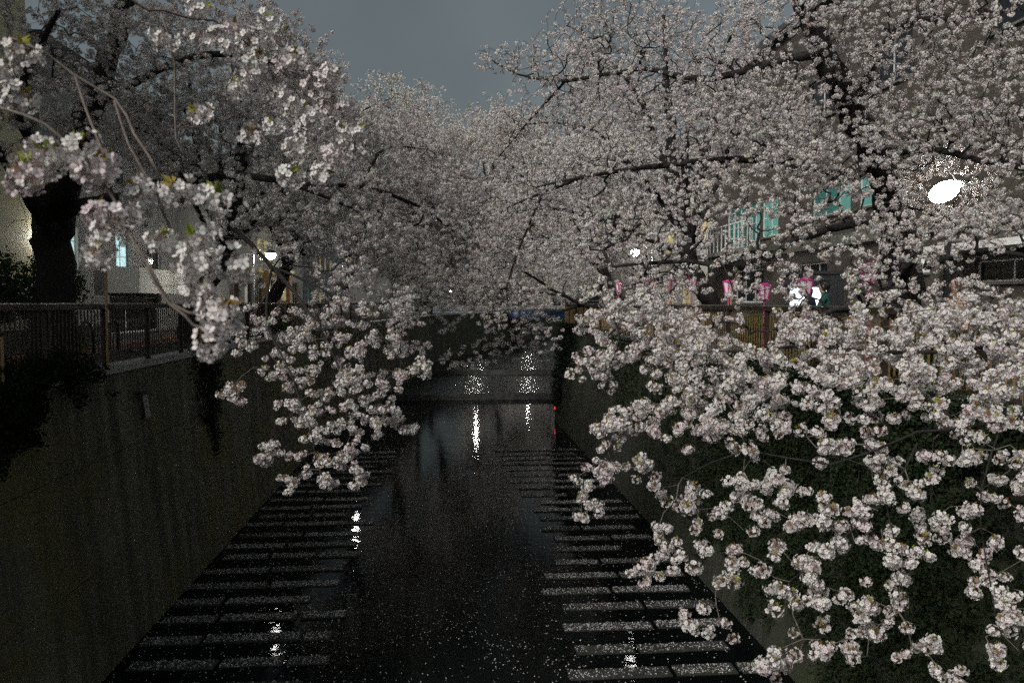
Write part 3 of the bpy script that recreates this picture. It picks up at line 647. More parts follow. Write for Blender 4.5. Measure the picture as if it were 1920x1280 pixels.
#--- left bank, tree with the thick black trunk behind the fence
limbs = [
    [(-7.45, 15.7, ZS, 0.44), (-7.4, 15.7, -0.4, 0.37), (-7.35, 15.7, 0.7, 0.34), (-7.3, 15.6, 1.6, 0.36), *LP((120, 330, 14.4, 0.27), (170, 200, 14, 0.2), (220, 60, 13.6, 0.14), (260, -60, 13.3, 0.08))],
    [(-7.4, 15.65, 1.4, 0.30)] + LP((60, 380, 14.2, 0.18), (10, 300, 13.6, 0.14), (-60, 200, 13, 0.1)),
    [(-7.2, 15.5, 1.7, 0.30)] + LP((230, 370, 13.6, 0.16), (340, 340, 12.6, 0.12), (450, 330, 12, 0.09), (560, 350, 12, 0.06), (660, 390, 12.2, 0.03)),
    LP((560, 350, 12, 0.08), (680, 350, 13, 0.06), (790, 390, 14.2, 0.045), (870, 450, 15, 0.02)),
    LP((680, 350, 13, 0.05), (720, 280, 14.4, 0.035), (800, 280, 15.6, 0.015)),
    LP((170, 200, 14, 0.14), (300, 130, 13, 0.10), (420, 100, 12.6, 0.08), (520, 120, 13, 0.05), (600, 140, 13.4, 0.02)),
    LP((340, 340, 12.6, 0.08), (430, 420, 11.4, 0.06), (510, 500, 10, 0.045), (590, 600, 8.6, 0.03), (640, 700, 7.8, 0.016), (650, 790, 7.3, 0.008)),
    LP((510, 500, 10, 0.03), (600, 540, 9.6, 0.022), (700, 610, 9, 0.016), (760, 690, 8.4, 0.008)),
    LP((510, 500, 10, 0.028), (500, 600, 8.4, 0.02), (545, 700, 7.6, 0.014), (580, 800, 7.1, 0.010), (600, 880, 6.9, 0.006)),
    LP((120, 330, 14.4, 0.15), (40, 230, 12.6, 0.11), (60, 120, 11.4, 0.08), (110, 20, 10.8, 0.05)),
]
L1 = [(780, 250, 15.5, .75), (850, 350, 14.5, .7), (860, 540, 14, .45), (800, 520, 13, .5), (780, 650, 12, .25, .6), (880, 430, 14.6, .6), (800, 560, 13, .4, .8), (840, 600, 13.5, .3, .6), (760, 600, 12, .35, .7), (720, 330, 14, .8), (800, 400, 14.5, .85), (760, 480, 13.5, .7), (850, 470, 15, .75), (680, 260, 14.5, .7), (810, 310, 16, .8), (110, 50, 11.5, 1.0), (250, 40, 11.8, 1.0), (420, 60, 12.4, 1.0), (530, 90, 13, .8), (585, 150, 13.6, .5), (610, 230, 13.4, .6), (300, 180, 12, .9), (160, 190, 11, .7), (450, 220, 12.4, .9), (560, 310, 12.4, .8), (350, 300, 12, .7), (470, 390, 11.8, .8), (600, 420, 12, .8), (660, 350, 12.6, .6),
      (400, 450, 11, .35), (650, 520, 10.6, .5), (560, 560, 9.8, .35), (700, 450, 12, .6), (60, 300, 11.5, .4), (20, 180, 11, .6), (250, 390, 12.5, .4, .8), (30, 420, 10.5, .22, .7), (520, 500, 10.4, .4), (740, 560, 10.4, .35), (640, 590, 9, .35)]
L1s = [(500, 600, 8.4, .25), (460, 640, 8.0, .16), (560, 640, 8.2, .26), (640, 650, 8.2, .28), (720, 640, 8.8, .26), (520, 690, 7.7, .2), (590, 720, 7.6, .25), (660, 720, 7.7, .25), (730, 710, 8.2, .22), (775, 690, 8.4, .12), (540, 770, 7.3, .18), (620, 790, 7.2, .24), (690, 790, 7.5, .22), (740, 770, 7.9, .16), (510, 840, 7.1, .12), (580, 850, 7, .18), (650, 850, 7.1, .18), (540, 905, 6.9, .08), (610, 900, 6.9, .12), (670, 885, 7, .08), (770, 800, 7.8, .08), (440, 730, 7.6, .10), (490, 860, 7, .05), (800, 690, 8.4, .06)]
ats = np.concatenate([boughs(L1, 1.9)] + [ball(P(*q[:3]), q[3]*1.1, max(3, int(230*q[3]**2)) + 2) for q in L1s])
carve2 = cone_carve([(P(100, 470, 14), P(100, 470, 5), .9, .35), (P(255, 520, 14), P(255, 520, 6), .55, .25), (P(492, 482, 14), P(492, 482, 6), .12, .06), (P(540, 530, 14), P(540, 530, 8), .40, .25)])
_, counts['L1'] = cherry_tree('old cherry tree with thick black trunk behind the fence, left bank', limbs, ats, C_NEAR, singles=280, step=0.115, keep=0.62, jit=0.034, carve=carve2, tip_r=0.0021, scale=(0.55, 0.95), tipn=2)

#--- left, branch right in front of the viewer; its tree stands beside the bridge outside the picture
limbs = [
    [(-6.6, 1.2, ZS, 0.28), (-6.3, 1.3, 0.6, 0.23), (-5.4, 1.5, 2.0, 0.17), (-4.4, 1.9, 2.9, 0.09), (-3.4, 2.4, 3.1, 0.05)],
    [(-6.2, 1.3, 0.9, 0.12), (-4.4, 1.8, 1.3, 0.07), (-3.0, 2.1, 1.25, 0.035)] + LP((-150, 60, 2.45, 0.014), (20, 70, 2.5, 0.010), (140, 140, 2.5, 0.0075), (215, 190, 2.5, 0.006), (255, 250, 2.45, 0.004), (300, 330, 2.4, 0.003)),
    [(-3.0, 2.1, 1.2, 0.03)] + LP((-150, 180, 2.2, 0.010), (0, 205, 2.2, 0.0065), (90, 240, 2.2, 0.0055), (165, 300, 2.2, 0.005), (215, 380, 2.2, 0.0045), (275, 500, 2.15, 0.0042), (320, 565, 2.1, 0.0035), (385, 590, 2.1, 0.0025)),
    LP((140, 140, 2.5, 0.005), (180, 250, 2.4, 0.0038), (205, 330, 2.35, 0.003), (220, 420, 2.3, 0.0025)),
    LP((215, 190, 2.5, 0.005), (235, 270, 2.45, 0.0035), (290, 360, 2.4, 0.003), (330, 440, 2.3, 0.003), (400, 485, 2.3, 0.0025)),
    LP((275, 500, 2.15, 0.004), (320, 570, 2.1, 0.003), (370, 605, 2.1, 0.003), (408, 628, 2.1, 0.0022)),
    [(-4.4, 1.9, 2.8, 0.05), (-3.0, 2.6, 2.3, 0.03)] + LP((150, -60, 3.3, 0.018), (300, 20, 3.4, 0.012), (400, 40, 3.5, 0.009), (500, 110, 3.5, 0.006), (600, 200, 3.5, 0.004), (660, 270, 3.5, 0.0025)),
    LP((300, 20, 3.4, 0.008), (325, 120, 3.4, 0.005), (325, 220, 3.35, 0.004), (345, 290, 3.3, 0.0025)),
    LP((500, 110, 3.5, 0.005), (530, 200, 3.5, 0.0035), (590, 280, 3.45, 0.003), (615, 350, 3.4, 0.002)),
]
fg = [(45, 80, 2.45), (15, 125, 2.4), (80, 255, 2.25), (45, 185, 2.45), (100, 290, 2.2), (50, 330, 2.2), (20, 300, 2.2), (130, 270, 2.2), (205, 330, 2.3), (245, 355, 2.3), (275, 345, 2.35), (215, 400, 2.25), (245, 425, 2.2), (205, 440, 2.25), (190, 460, 2.25), (335, 335, 2.4), (365, 335, 2.4), (305, 455, 2.25), (360, 485, 2.2), (385, 480, 2.2), (430, 492, 2.25), (365, 540, 2.15), (385, 590, 2.1), (400, 600, 2.1), (412, 630, 2.1), (420, 622, 2.1), (150, 290, 2.2)]
mg = [(305, 55, 3.4), (318, 45, 3.4), (405, 60, 3.5), (425, 110, 3.5), (455, 75, 3.5), (475, 120, 3.5), (495, 140, 3.5), (480, 150, 3.5), (510, 125, 3.5), (530, 185, 3.5), (560, 225, 3.5), (590, 160, 3.5), (605, 190, 3.5), (630, 175, 3.5), (640, 200, 3.5), (650, 225, 3.5), (660, 245, 3.5), (600, 235, 3.5), (540, 260, 3.45), (570, 250, 3.5), (665, 272, 3.5), (600, 325, 3.45), (620, 335, 3.4), (370, 195, 3.35), (390, 15, 3.5), (535, 55, 3.55), (465, 245, 3.4), (610, 265, 3.5), (440, 150, 3.5), (520, 60, 3.55), (560, 110, 3.5), (620, 120, 3.5), (580, 200, 3.5), (500, 180, 3.5), (640, 260, 3.5), (560, 320, 3.45), (630, 300, 3.45), (520, 230, 3.5), (350, 60, 3.45), (440, 40, 3.5), (485, 30, 3.5)]
ats = [P(*q) + rng.normal(0, 0.012, 3) for q in fg + mg]
_, counts['L0'] = cherry_tree('blurred close blossom branch reaching in at the upper left, nearest the viewer', limbs, np.array(ats), C_NEAR, singles=290, step=0.06, keep=0.05, jit=0.02, pen=0.05, scale=(0.85, 1.2), lk=0.42, droop=0.02, tip_r=0.0013, rmax=0.0035, limb_mat='twig_bark')

#--- the further trees
def generic(label, x, y, s, h, reach, coll, natt, seed, step=0.2, lean=0.9, scale=(0.9, 1.3), low=1.0, hi=1.0, xl=(), xa=()):
    """s = +1: river lies towards +x.  Trunk leans out over the water, limbs arch up, out and droop at the end"""
    r = np.random.default_rng(seed); z0 = ZS
    fx, fy, fz = x + s*lean, y + r.uniform(-.4, .4), z0 + 2.3
    limbs = [[(x, y, z0, 0.34), (x + s*0.15, y, z0 + 1.0, 0.27), (fx, fy, fz, 0.24), (fx + s*0.6, fy + r.uniform(-.5, .5), z0 + h*0.55, 0.14), (fx + s*r.uniform(0, 1.2), fy + r.uniform(-1, 1), z0 + h*0.88, 0.04)]]
    att = []
    dirs = [(0.1, reach*1.08, 0.36), (0.0, reach*0.95, 0.60), (0.8, reach*0.9, 0.5), (-0.8, reach*0.9, 0.46), (1.5, reach*0.66, 0.62), (-1.5, reach*0.66, 0.66), (2.5, reach*0.55, 0.6), (-2.4, reach*0.55, 0.6), (0.35, reach*0.8*hi, 0.84), (-0.45, reach*0.85*hi, 0.78), (1.7, reach*0.5, 0.85), (-1.8, reach*0.5, 0.85)]
    for a, L, e in dirs:
        a += r.uniform(-.25, .25); L *= r.uniform(0.9, 1.12); dx, dy = s*math.cos(a), math.sin(a)
        zt = z0 + h*e; st = (fx, fy, fz + r.uniform(-.1, 0.9))
        mid = (fx + dx*L*0.45, fy + dy*L*0.45, st[2]*0.35 + zt*0.65 + 0.4); end = (fx + dx*L, fy + dy*L, zt - 0.25)
        limbs.append([(*st, 0.13), (*mid, 0.085), (*[(mid[k]+end[k])/2 + (0.3 if k == 2 else 0) for k in range(3)], 0.055), (*end, 0.02)])
        att += [ball(mid, L*0.32, int(natt*0.04), 0.7), ball([(mid[k]+end[k])/2 for k in range(3)], L*0.32, int(natt*0.055), 0.6), ball(end, L*0.26, int(natt*0.045), 0.7)]
        if abs(a) < 1.3: att.append(ball((end[0], end[1], end[2]-0.9), L*0.22, int(natt*0.025*low), 1.2))
        if e < 0.55: att.append(ball((end[0] - dx, end[1] - dy, end[2]-1.7), L*0.20, int(natt*0.022*low), 1.0))
    att.append(ball((fx + s*0.6, fy, z0 + h*0.85), reach*0.3, int(natt*0.08), 0.7))
    return cherry_tree(label, limbs + list(xl), np.concatenate(att + list(xa)), coll, step=step, keep=0.9, jit=0.06, rmax=0.026, scale=scale, pen=0.08, twig_mat='bark', tip_r=0.0036)
G = []
xl2 = [[(6.6, 21.6, 1.1, 0.12)] + LP((1240, 520, 20, 0.10), (1130, 575, 18.5, 0.08), (1060, 555, 18, 0.065), (1000, 520, 18, 0.045), (930, 480, 18, 0.02)),
       LP((1060, 555, 18, 0.05), (980, 545, 17.8, 0.03), (880, 535, 18, 0.015)),
       LP((1100, 570, 18.3, 0.05), (1000, 600, 17.6, 0.03), (920, 640, 17.2, 0.015))]
xa2 = [ball(P(950, 640, 17.3), 0.8, 46, 0.5), ball(P(870, 670, 17.6), 0.6, 30, 0.4), ball(P(1010, 600, 17.6), 0.6, 40, 0.6), ball(P(930, 500, 18), 0.8, 70, 0.7), ball(P(1010, 660, 17.4), 0.5, 20, 0.5), ball(P(860, 560, 18), 0.7, 60, 0.5), ball(P(1040, 500, 18), 0.8, 80, 0.6)]
G.append(generic('second cherry tree along the left bank, behind the thick black trunk', -7.4, 23.5, 1, 9.8, 5.6, C_MID, 3300, 1, 0.16, hi=0.6))
G.append(generic('second cherry tree along the right bank, behind the floodlit one', 7.5, 21.6, -1, 9.8, 5.4, C_MID, 2800, 2, 0.16, hi=0.7, xl=xl2, xa=xa2))
G.append(generic('third cherry tree along the left bank, arching over the dark pool', -7.3, 32.5, 1, 11.0, 6.4, C_FAR, 2300, 3, 0.22, scale=(0.75, 1.15), xl=[LP((700, 380, 32.5, 0.10), (770, 310, 32.3, 0.07), (840, 250, 32, 0.03))], xa=[ball(P(800, 270, 32), 1.9, 150, 0.7), ball(P(855, 250, 32), 1.3, 90, 0.7)]))
G.append(generic('third cherry tree along the right bank, beside the ivy covered wall corner', 7.6, 31.5, -1, 10.2, 5.8, C_FAR, 2200, 4, 0.22, scale=(0.75, 1.15), xl=[LP((1020, 380, 31.5, 0.10), (960, 310, 31.2, 0.07), (900, 260, 31, 0.03))], xa=[ball(P(910, 270, 31), 1.7, 140, 0.7), ball(P(870, 270, 31.5), 1.2, 80, 0.7)]))
G.append(generic('fourth cherry tree along the left bank, near the first weir', -6.2, 43, 1, 11.5, 6.6, C_FAR, 2000, 5, 0.25, scale=(0.85, 1.3), low=1.6))
G.append(generic('fourth cherry tree along the right bank, where the wall turns', 9.6, 42, -1, 10.6, 6.2, C_FAR, 1900, 6, 0.25, scale=(0.85, 1.3), low=1.6))
G.append(generic('cherry tree on the outer bend of the left bank, before the second weir', -4.6, 57, 1, 11.5, 7.0, C_FAR, 1800, 7, 0.28, scale=(1.0, 1.5), low=2.2))
G.append(generic('cherry tree on the inner bend of the right bank, behind the corner', 15, 55, -1, 10.6, 6.6, C_FAR, 1500, 8, 0.28, scale=(1.0, 1.5), low=2.2))
G.append(generic('distant cherry tree on the outer bend, in front of the blue bridge', -1.6, 73, 1, 11.5, 7.2, C_FAR, 1600, 9, 0.32, scale=(1.2, 1.8), low=2.6))
G.append(generic('distant cherry tree beyond the bend, right of the blue bridge', 25, 76, -1, 10.5, 7.0, C_FAR, 1200, 10, 0.34, scale=(1.2, 1.8), low=2.6))
G.append(generic('farthest cherry tree beside the blue bridge, seen at the end of the river', 5, 93, 1, 12.0, 8.0, C_FAR, 1500, 12, 0.36, scale=(1.3, 2.0), low=2.6))
G.append(generic('cherry tree beyond the blue bridge on its right side', 24, 118, -1, 11.0, 9.0, C_FAR, 1300, 13, 0.4, scale=(1.6, 2.4), low=3))
G.append(generic('cherry tree beyond the blue bridge on its left side', 4, 122, 1, 11.0, 9.0, C_FAR, 1300, 14, 0.4, scale=(1.6, 2.4), low=3))
print('blossom counts', counts, [g_[1] for g_ in G])

# ------------------------------------------------------------------ fences
def fence(name, label, poly, s, y0, y1, zt, bar_mat, indiv_to, post_step=2.0, bar_step=0.125, zrail=None):
    xt = lambda y: float(np.interp(y, [p[1] for p in poly], [p[0] for p in poly])) + s*(BAT + 0.10)
    t = thing(name, label, 'fence', (xt(y0), y0, ZS + 0.02))
    base = Vector(t.location); zb = ZS + 0.02
    bar = MB().box((0, 0, (zt - 0.10 - zb - 0.09)/2), (0.013, 0.030, zt - 0.10 - zb - 0.09)).build('bar', bar_mat); COL.objects.unlink(bar)
    post = MB().box((0, 0, (zt - 0.09 - zb)/2), (0.085, 0.085, zt - 0.09 - zb)).build('post', 'fence_brown'); COL.objects.unlink(post)
    ys = [y0 + k*post_step for k in range(int((y1-y0)/post_step) + 1)]
    for y in ys: copy_part(post, t, Vector((xt(y), y, zb)) - base)
    for a, c in zip(ys[:-1], ys[1:]):
        xa, xc = xt(a), xt(c); ang = -math.atan2(xc-xa, c-a); L = math.hypot(xc-xa, c-a)
        MB().box(((xa+xc)/2, (a+c)/2, zt - 0.045), (0.115, L - 0.004, 0.09), ang).build('top_rail', 'fence_brown', t, bevel=0.01)
        MB().box(((xa+xc)/2, (a+c)/2, zt + 0.012), (0.05, L - 0.004, 0.018), ang).build('handrail_strip', 'rail_metal', t)
        MB().box(((xa+xc)/2, (a+c)/2, zb + 0.09), (0.05, L - 0.09, 0.05), ang).build('bottom_rail', 'fence_brown', t)
    A = []; y = y0 + bar_step; far = MB()
    while y < y1:
        if min(abs(y - q) for q in ys) > 0.06:
            if y < indiv_to: copy_part(bar, t, Vector((xt(y), y, zb + 0.09)) - base)
            else: far.box((xt(y), y, (zt - 0.1 + zb + 0.09)/2), (0.013, 0.03, zt - 0.1 - zb - 0.09))
        y += bar_step
    if far.v: o = far.build('far_bars', bar_mat, t); o['kind'] = 'stuff'
fence('bank_fence', 'dark brown vertical bar fence along the top of the left river wall', LW, -1, 6.4, 62.4, -0.03, 'fence_brown', 40)
fence('bank_fence', 'tan and brown vertical bar fence along the top of the right river wall', RW, 1, 6.4, 60.4, -0.07, 'fence_tan', 40)

def pole(label, px, Y, z1, x, r=0.022, name='lantern_pole'):
    Y = Yat(px, x)
    o = MB().tube([(x, Y, ZS), (x, Y, (z1 + ZS)/2), (x + 0.004, Y, z1)], [r, r, r*0.9], 8).build(name, 'tan_pole')
    tag(o, label, 'pole', 'slim tan lantern poles')
pole('tall slim tan pole standing on the left fence in front of the balcony', 200, 13.7, 0.78, -5.78)
pole('slim tan pole on the left fence near the blurred blossoms', 375, 18.6, 0.35, -5.78)
pole('slim tan pole at the far left edge of the picture', 2, 10.35, -0.45, -5.78)
pole('slim lit tan pole in front of the orange entrance on the left bank', 557, 30.6, 0.75, -5.78)
pole('slim tan pole left of the orange entrance on the left bank', 480, 24.2, 0.55, -5.78)
pole('slim tan pole between pink lanterns on the right bank', 1370, 17.0, 0.42, 6.05)
pole('slim tan pole among pink lanterns farther along the right bank', 1255, 21.7, 0.62, 6.05)

# ------------------------------------------------------------------ houses
def facade(mb, X, s, y0, y1, z0, z1, openings, th=0.25):
    """wall slab in plane x = X whose outside faces s; grid of blocks leaving the openings free"""
    ys = sorted({y0, y1, *[o[0] for o in openings], *[o[1] for o in openings]}); zs = sorted({z0, z1, *[o[2] for o in openings], *[o[3] for o in openings]})
    vs, fs = [], []
    for a, c in zip(ys[:-1], ys[1:]):
        for d, e in zip(zs[:-1], zs[1:]):
            my, mz = (a+c)/2, (d+e)/2
            if any(o[0] < my < o[1] and o[2] < mz < o[3] for o in openings): continue
            mb.span(X - s*th, X, a, c, d, e)
    return mb
def window(parent, X, s, y0, y1, z0, z1, glass_mat, cols=2, rows_=1, frame_mat='white_frame', inset=0.12):
    xf = X - s*inset; fr = MB(); w = 0.05
    fr.span(xf - 0.03, xf + 0.03, y0 + .002, y1 - .002, z0 + .002, z0 + w).span(xf - 0.03, xf + 0.03, y0 + .002, y1 - .002, z1 - w, z1 - .002)
    fr.span(xf - 0.028, xf + 0.028, y0 + .002, y0 + w, z0 + w, z1 - w).span(xf - 0.028, xf + 0.028, y1 - w, y1 - .002, z0 + w, z1 - w)
    for k in range(1, cols):
        y = y0 + (y1-y0)*k/cols; fr.span(xf - 0.022, xf + 0.022, y - 0.022, y + 0.022, z0 + w, z1 - w)
    for k in range(1, rows_):
        z = z0 + (z1-z0)*k/rows_; fr.span(xf - 0.018, xf + 0.018, y0 + w, y1 - w, z - 0.015, z + 0.015)
    wn_ = fr.build('window', frame_mat, parent)
    for k in range(cols):
        a, c = y0 + (y1-y0)*k/cols + 0.02, y0 + (y1-y0)*(k+1)/cols - 0.02
        MB().span(xf - 0.006, xf + 0.006, a, c, z0 + 0.04, z1 - 0.04).build('pane', glass_mat if isinstance(glass_mat, str) else glass_mat[k % len(glass_mat)], wn_)
    MB().span(X - 0.02*s, X + s*0.07, y0 - 0.05, y1 + 0.05, z0 - 0.06, z0 - 0.004).build('sill', 'pale_concrete', wn_)
def house(name, label, X, s, y0, y1, z1, depth, wall_mat, wins, roof_mat='roof_dark', roof_h=0.35, z0=ZS - 0.02):
    """facade at x = X looking towards s (+1 = +x).  wins: (y0,y1,z0,z1,glass,cols,rows)"""
    t = thing(name, label, 'building', (X, (y0+y1)/2, z0))
    facade(MB(), X, s, y0, y1, z0, z1, [w[:4] for w in wins]).build('wall', wall_mat, t)
    core = MB().span(X - s*0.27, X - s*depth, y0 + 0.02, y1 - 0.02, z0, z1 - 0.01); core.build('side_walls', wall_mat, t)
    MB().span(X + s*0.25, X - s*(depth + 0.2), y0 - 0.2, y1 + 0.2, z1 + 0.002, z1 + roof_h).build('roof', roof_mat, t)
    for w in wins: window(t, X, s, *w)
    return t
def balcony(t, X, s, y0, y1, z0, h, out, mat, solid=True):
    b_ = MB().span(X + s*0.003, X + s*out, y0, y1, z0 - 0.16, z0).build('balcony', mat, t)
    if solid:
        MB().span(X + s*(out - 0.1), X + s*out, y0, y1, z0 + 0.002, z0 + h).span(X + s*0.003, X + s*(out - 0.1), y0, y0 + 0.1, z0 + 0.002, z0 + h).span(X + s*0.003, X + s*(out - 0.1), y1 - 0.1, y1, z0 + 0.002, z0 + h).build('parapet', mat, b_)
    else:
        MB().span(X + s*(out - 0.05), X + s*out, y0, y1, z0 + h - 0.05, z0 + h).build('handrail', 'white_frame', b_)
        n = int((y1-y0)/0.45)
        for k in range(n+1):
            y = y0 + (y1-y0)*k/n; MB().span(X + s*(out - 0.045), X + s*(out - 0.01), y - 0.02, y + 0.02, z0 + .002, z0 + h - 0.052).build('baluster', 'white_frame', b_)
# right: brick apartment house with teal windows
t = house('apartment_house', 'brown tiled apartment house with teal lit windows behind the right blossoms', 12.0, -1, 13.0, 36.0, 9.4, 10, 'brick_tile', [
    (28.2, 29.8, 2.45, 3.9, 'teal_glass', 2, 4), (29.9, 31.2, 2.25, 3.95, ('teal_glass', 'teal_dim_glass'), 2, 4), (31.4, 33.6, 2.25, 3.95, 'teal_dim_glass', 3, 4),
    (20.6, 22.6, 2.75, 3.7, ('teal_dim_glass', 'teal_glass'), 2, 1), (23.0, 25.6, 2.75, 3.7, ('teal_glass', 'teal_dim_glass', 'teal_dim_glass'), 3, 1), (14, 16, 2.75, 3.7, 'dark_glass', 2, 1),
    (15.0, 17.3, 0.45, 0.95, 'dark_glass', 2, 1), (19.0, 21.4, 0.75, 1.25, ('white_glass', 'dark_glass'), 2, 1), (24.4, 27.2, 0.0, 1.3, 'dark_glass', 4, 1), (29.5, 32.5, 0.0, 1.3, 'dark_glass', 3, 1),
    (15, 17, 5.9, 7.2, 'dark_glass', 2, 1), (20, 22, 5.9, 7.2, 'dark_glass', 2, 1), (24, 26, 5.9, 7.2, 'dark_glass', 2, 1), (29.5, 31.5, 5.9, 7.2, 'teal_dim_glass', 2, 1)])
MB().span(11.85, 11.998, 13.0, 36.0, 1.72, 2.06).build('floor_band', 'pale_concrete', t)
balcony(t, 11.85, -1, 27.8, 34.2, 2.02, 1.0, 1.0, 'pale_concrete', False)
MB().span(11.2, 11.998, 13.0, 18.0, 1.15, 1.30).build('canopy', 'white_paint', t)
# left: cream house (unseen near end and height added to shade left trees), grey house with balcony, lit shop house
t = house('cream_house', 'yellowish cream house wall behind the thick trunk, far left edge, unseen near end added for shade', -12.0, 1, 0.5, 24.3, 12.6, 9, 'cream_wall', [(2, 4, 1.2, 2.6, 'dark_glass', 2, 1), (7, 9, 1.2, 2.6, 'dark_glass', 2, 1), (2, 4, 5.2, 6.6, 'dark_glass', 2, 1), (7, 9, 5.2, 6.6, 'dark_glass', 2, 1), (12.5, 14.5, 1.2, 2.4, 'dark_glass', 2, 1), (19.2, 20.1, 3.4, 4.6, 'dark_glass', 2, 1)])
t = house('balcony_house', 'grey house with pale balcony and bluish lit windows behind the left fence', -12.0, 1, 24.9, 37.0, 7.6, 9, 'grey_wall', [
    (26.0, 27.2, 1.05, 2.45, 'bluewhite_glass', 2, 3), (30.2, 31.4, 1.3, 2.5, 'bluewhite_glass', 2, 3), (33.2, 34.8, 1.3, 2.5, 'dark_glass', 2, 1), (29.6, 34.4, ZS + 0.0, 0.22, 'dark_glass', 3, 1), (25.5, 27, 4.4, 5.6, 'dark_glass', 2, 1), (29, 31, 4.4, 5.6, 'dark_glass', 2, 1)])
balcony(t, -12.0, 1, 29.4, 34.4, 0.50, 0.75, 1.1, 'pale_wall', True)
t = house('entrance_house', 'low house with lit entrance and yellow windows beyond the left fence', -10.6, 1, 38.5, 60.0, 4.6, 8, 'pale_wall', [
    (40.0, 42.4, -0.4, 1.35, 'dark_glass', 2, 1), (43.0, 45.0, -0.4, 1.4, ('white_glass', 'dark_glass'), 2, 1), (45.6, 47.4, ZS, 1.4, 'dark_glass', 2, 1), (48.4, 51.0, -0.3, 1.4, ('yellow_glass', 'dark_glass'), 2, 1), (52.4, 54.2, -0.3, 1.4, 'yellow_glass', 2, 1), (56, 58.6, -0.3, 1.4, 'dark_glass', 2, 1), (46, 50, 2.4, 3.7, 'yellow_glass', 3, 1), (54, 57, 2.4, 3.7, 'dark_glass', 2, 1)])
MB().span(-10.598, -9.6, 44.6, 51.4, 1.75, 1.95).build('canopy', 'yellow_glass', t)
for k, y in enumerate((44.9, 48.0, 51.1)): MB().tube([(-9.9, y, ZS), (-9.9, y, 1.74)], 0.14, 12).build('column', 'terracotta', t)
gp = MB()
for q in range(1): gp.span(-9.0, -8.75, 42.5, 44.6, ZS, 0.1)
n_ = 10; arc = [(-8.74, 43.15 + 0.45*(1 - math.cos(math.pi*k/n_)), ZS + 0.55 + 0.45*math.sin(math.pi*k/n_)) for k in range(n_+1)]
gate = thing('entrance_pillar', 'orange lit wall pillar with arched niche beyond the left fence', 'pillar', (-8.9, 43.5, ZS))
gp.build('wall', 'terracotta', gate)
MB().add([(-8.745, 43.15, ZS + .02)] + arc + [(-8.745, 44.05, ZS + .02)], [tuple(range(n_+3))]).add([(-8.74 + 0.04, a_[1], a_[2]) for a_ in arc], []).build('niche', 'dark_wall', gate)
# far blocks behind the trees
def block(label, X, s, y0, y1, z1, mat):
    wins = []
    nfl = int((z1 + 1)/3)
    for f in range(nfl):
        for k in range(int((y1-y0)/3.2)):
            a = y0 + 0.8 + k*3.2; wins.append((a, a + 1.7, ZS + 1.0 + 3*f, ZS + 2.4 + 3*f, random.choice(['dark_glass', 'dark_glass', 'yellow_glass', 'teal_dim_glass']), 2, 1))
    house('apartment_block', label, X, s, y0, y1, z1, 9, mat, wins)
block('grey apartment block behind the far left cherry trees', -11.5, 1, 63, 84, 10.5, 'grey_wall')
block('pale apartment block behind the trees at the right bend', 13.2, -1, 38.5, 50, 8.5, 'pale_wall')
block('brown apartment block near the blue bridge on the left side', -4, 1, 100, 118, 11, 'dark_wall')

# louvred wall and hedge behind the trunk on the left
t = thing('louvre_screen', 'white louvred screen wall in front of the houses, left bank', 'screen', (-9.6, 20, ZS))
for k in range(9): MB().span(-9.62, -9.58, 17.0, 23.6, ZS + 0.55 + k*0.09, ZS + 0.62 + k*0.09).build('slat', 'pale_wall', t)
for y in (17.0, 19.2, 21.4, 23.6): MB().span(-9.70, -9.63, y - 0.04, y + 0.04, ZS, ZS + 1.36).build('post', 'grey_metal', t)
MB().span(-9.64, -9.56, 17, 23.6, ZS, ZS + 0.53).build('base_wall', 'pale_concrete', t)
def hoop(label, y):
    pts = [(-7.9, y - 0.32, ZS), (-7.9, y - 0.32, ZS + 0.42)] + [(-7.9, y - 0.32*math.cos(a), ZS + 0.42 + 0.30*math.sin(a)) for a in np.linspace(0.3, math.pi - 0.3, 7)] + [(-7.9, y + 0.32, ZS + 0.42), (-7.9, y + 0.32, ZS)]
    tag(MB().tube(pts, 0.035, 8).build('hoop_barrier', 'dark_metal', smooth=True), label, 'barrier', 'dark hoop barriers beside the left road')
hoop('dark hoop barrier behind the left fence, nearer of two', 18.2); hoop('dark hoop barrier behind the left fence, farther of two', 19.6)

# ------------------------------------------------------------------ shrubs and ivy
def shrub(name, label, cat, pts, coll, base, scale=(0.8, 1.3), stems=4, group=None):
    t = thing(name, label, cat, base, group)
    mb = MB(); c = pts.mean(0)
    for k in range(stems):
        q = pts[int(rng.integers(len(pts)))]; b0 = np.array(base) + rng.normal(0, 0.08, 3)*np.array([1, 1, 0])
        mb.tube([b0, (b0+q)/2 + rng.normal(0, .05, 3), q], [0.016, 0.011, 0.005], 5)
    mb.build('stems', 'bark', t)['kind'] = 'stuff'
    scatter('leaves', pts, coll, t, scale, 1.6)
def ell(c, r, n): 
    v = rng.normal(0, 1, (n, 3)); v /= np.linalg.norm(v, axis=1, keepdims=True); v *= (rng.random(n)**0.4)[:, None]; return np.array(c) + v*np.array(r)
shrub('hedge_shrub', 'dark shrub left of the thick trunk behind the left fence', 'shrub', ell((-8.9, 16.6, 0.25), (.6, 1.0, .75), 420), C_HEDGE, (-8.9, 16.6, ZS))
shrub('hedge_shrub', 'dark shrub right of the thick trunk below the bluish window', 'shrub', ell((-8.8, 18.6, 0.25), (.6, 1.1, .75), 420), C_HEDGE, (-8.8, 18.6, ZS))
shrub('flower_bush', 'low green bush by the road seen through the left fence', 'shrub', ell((-8.0, 17.4, -0.85), (.35, .9, .28), 160), C_BUSH, (-8.0, 17.4, ZS))
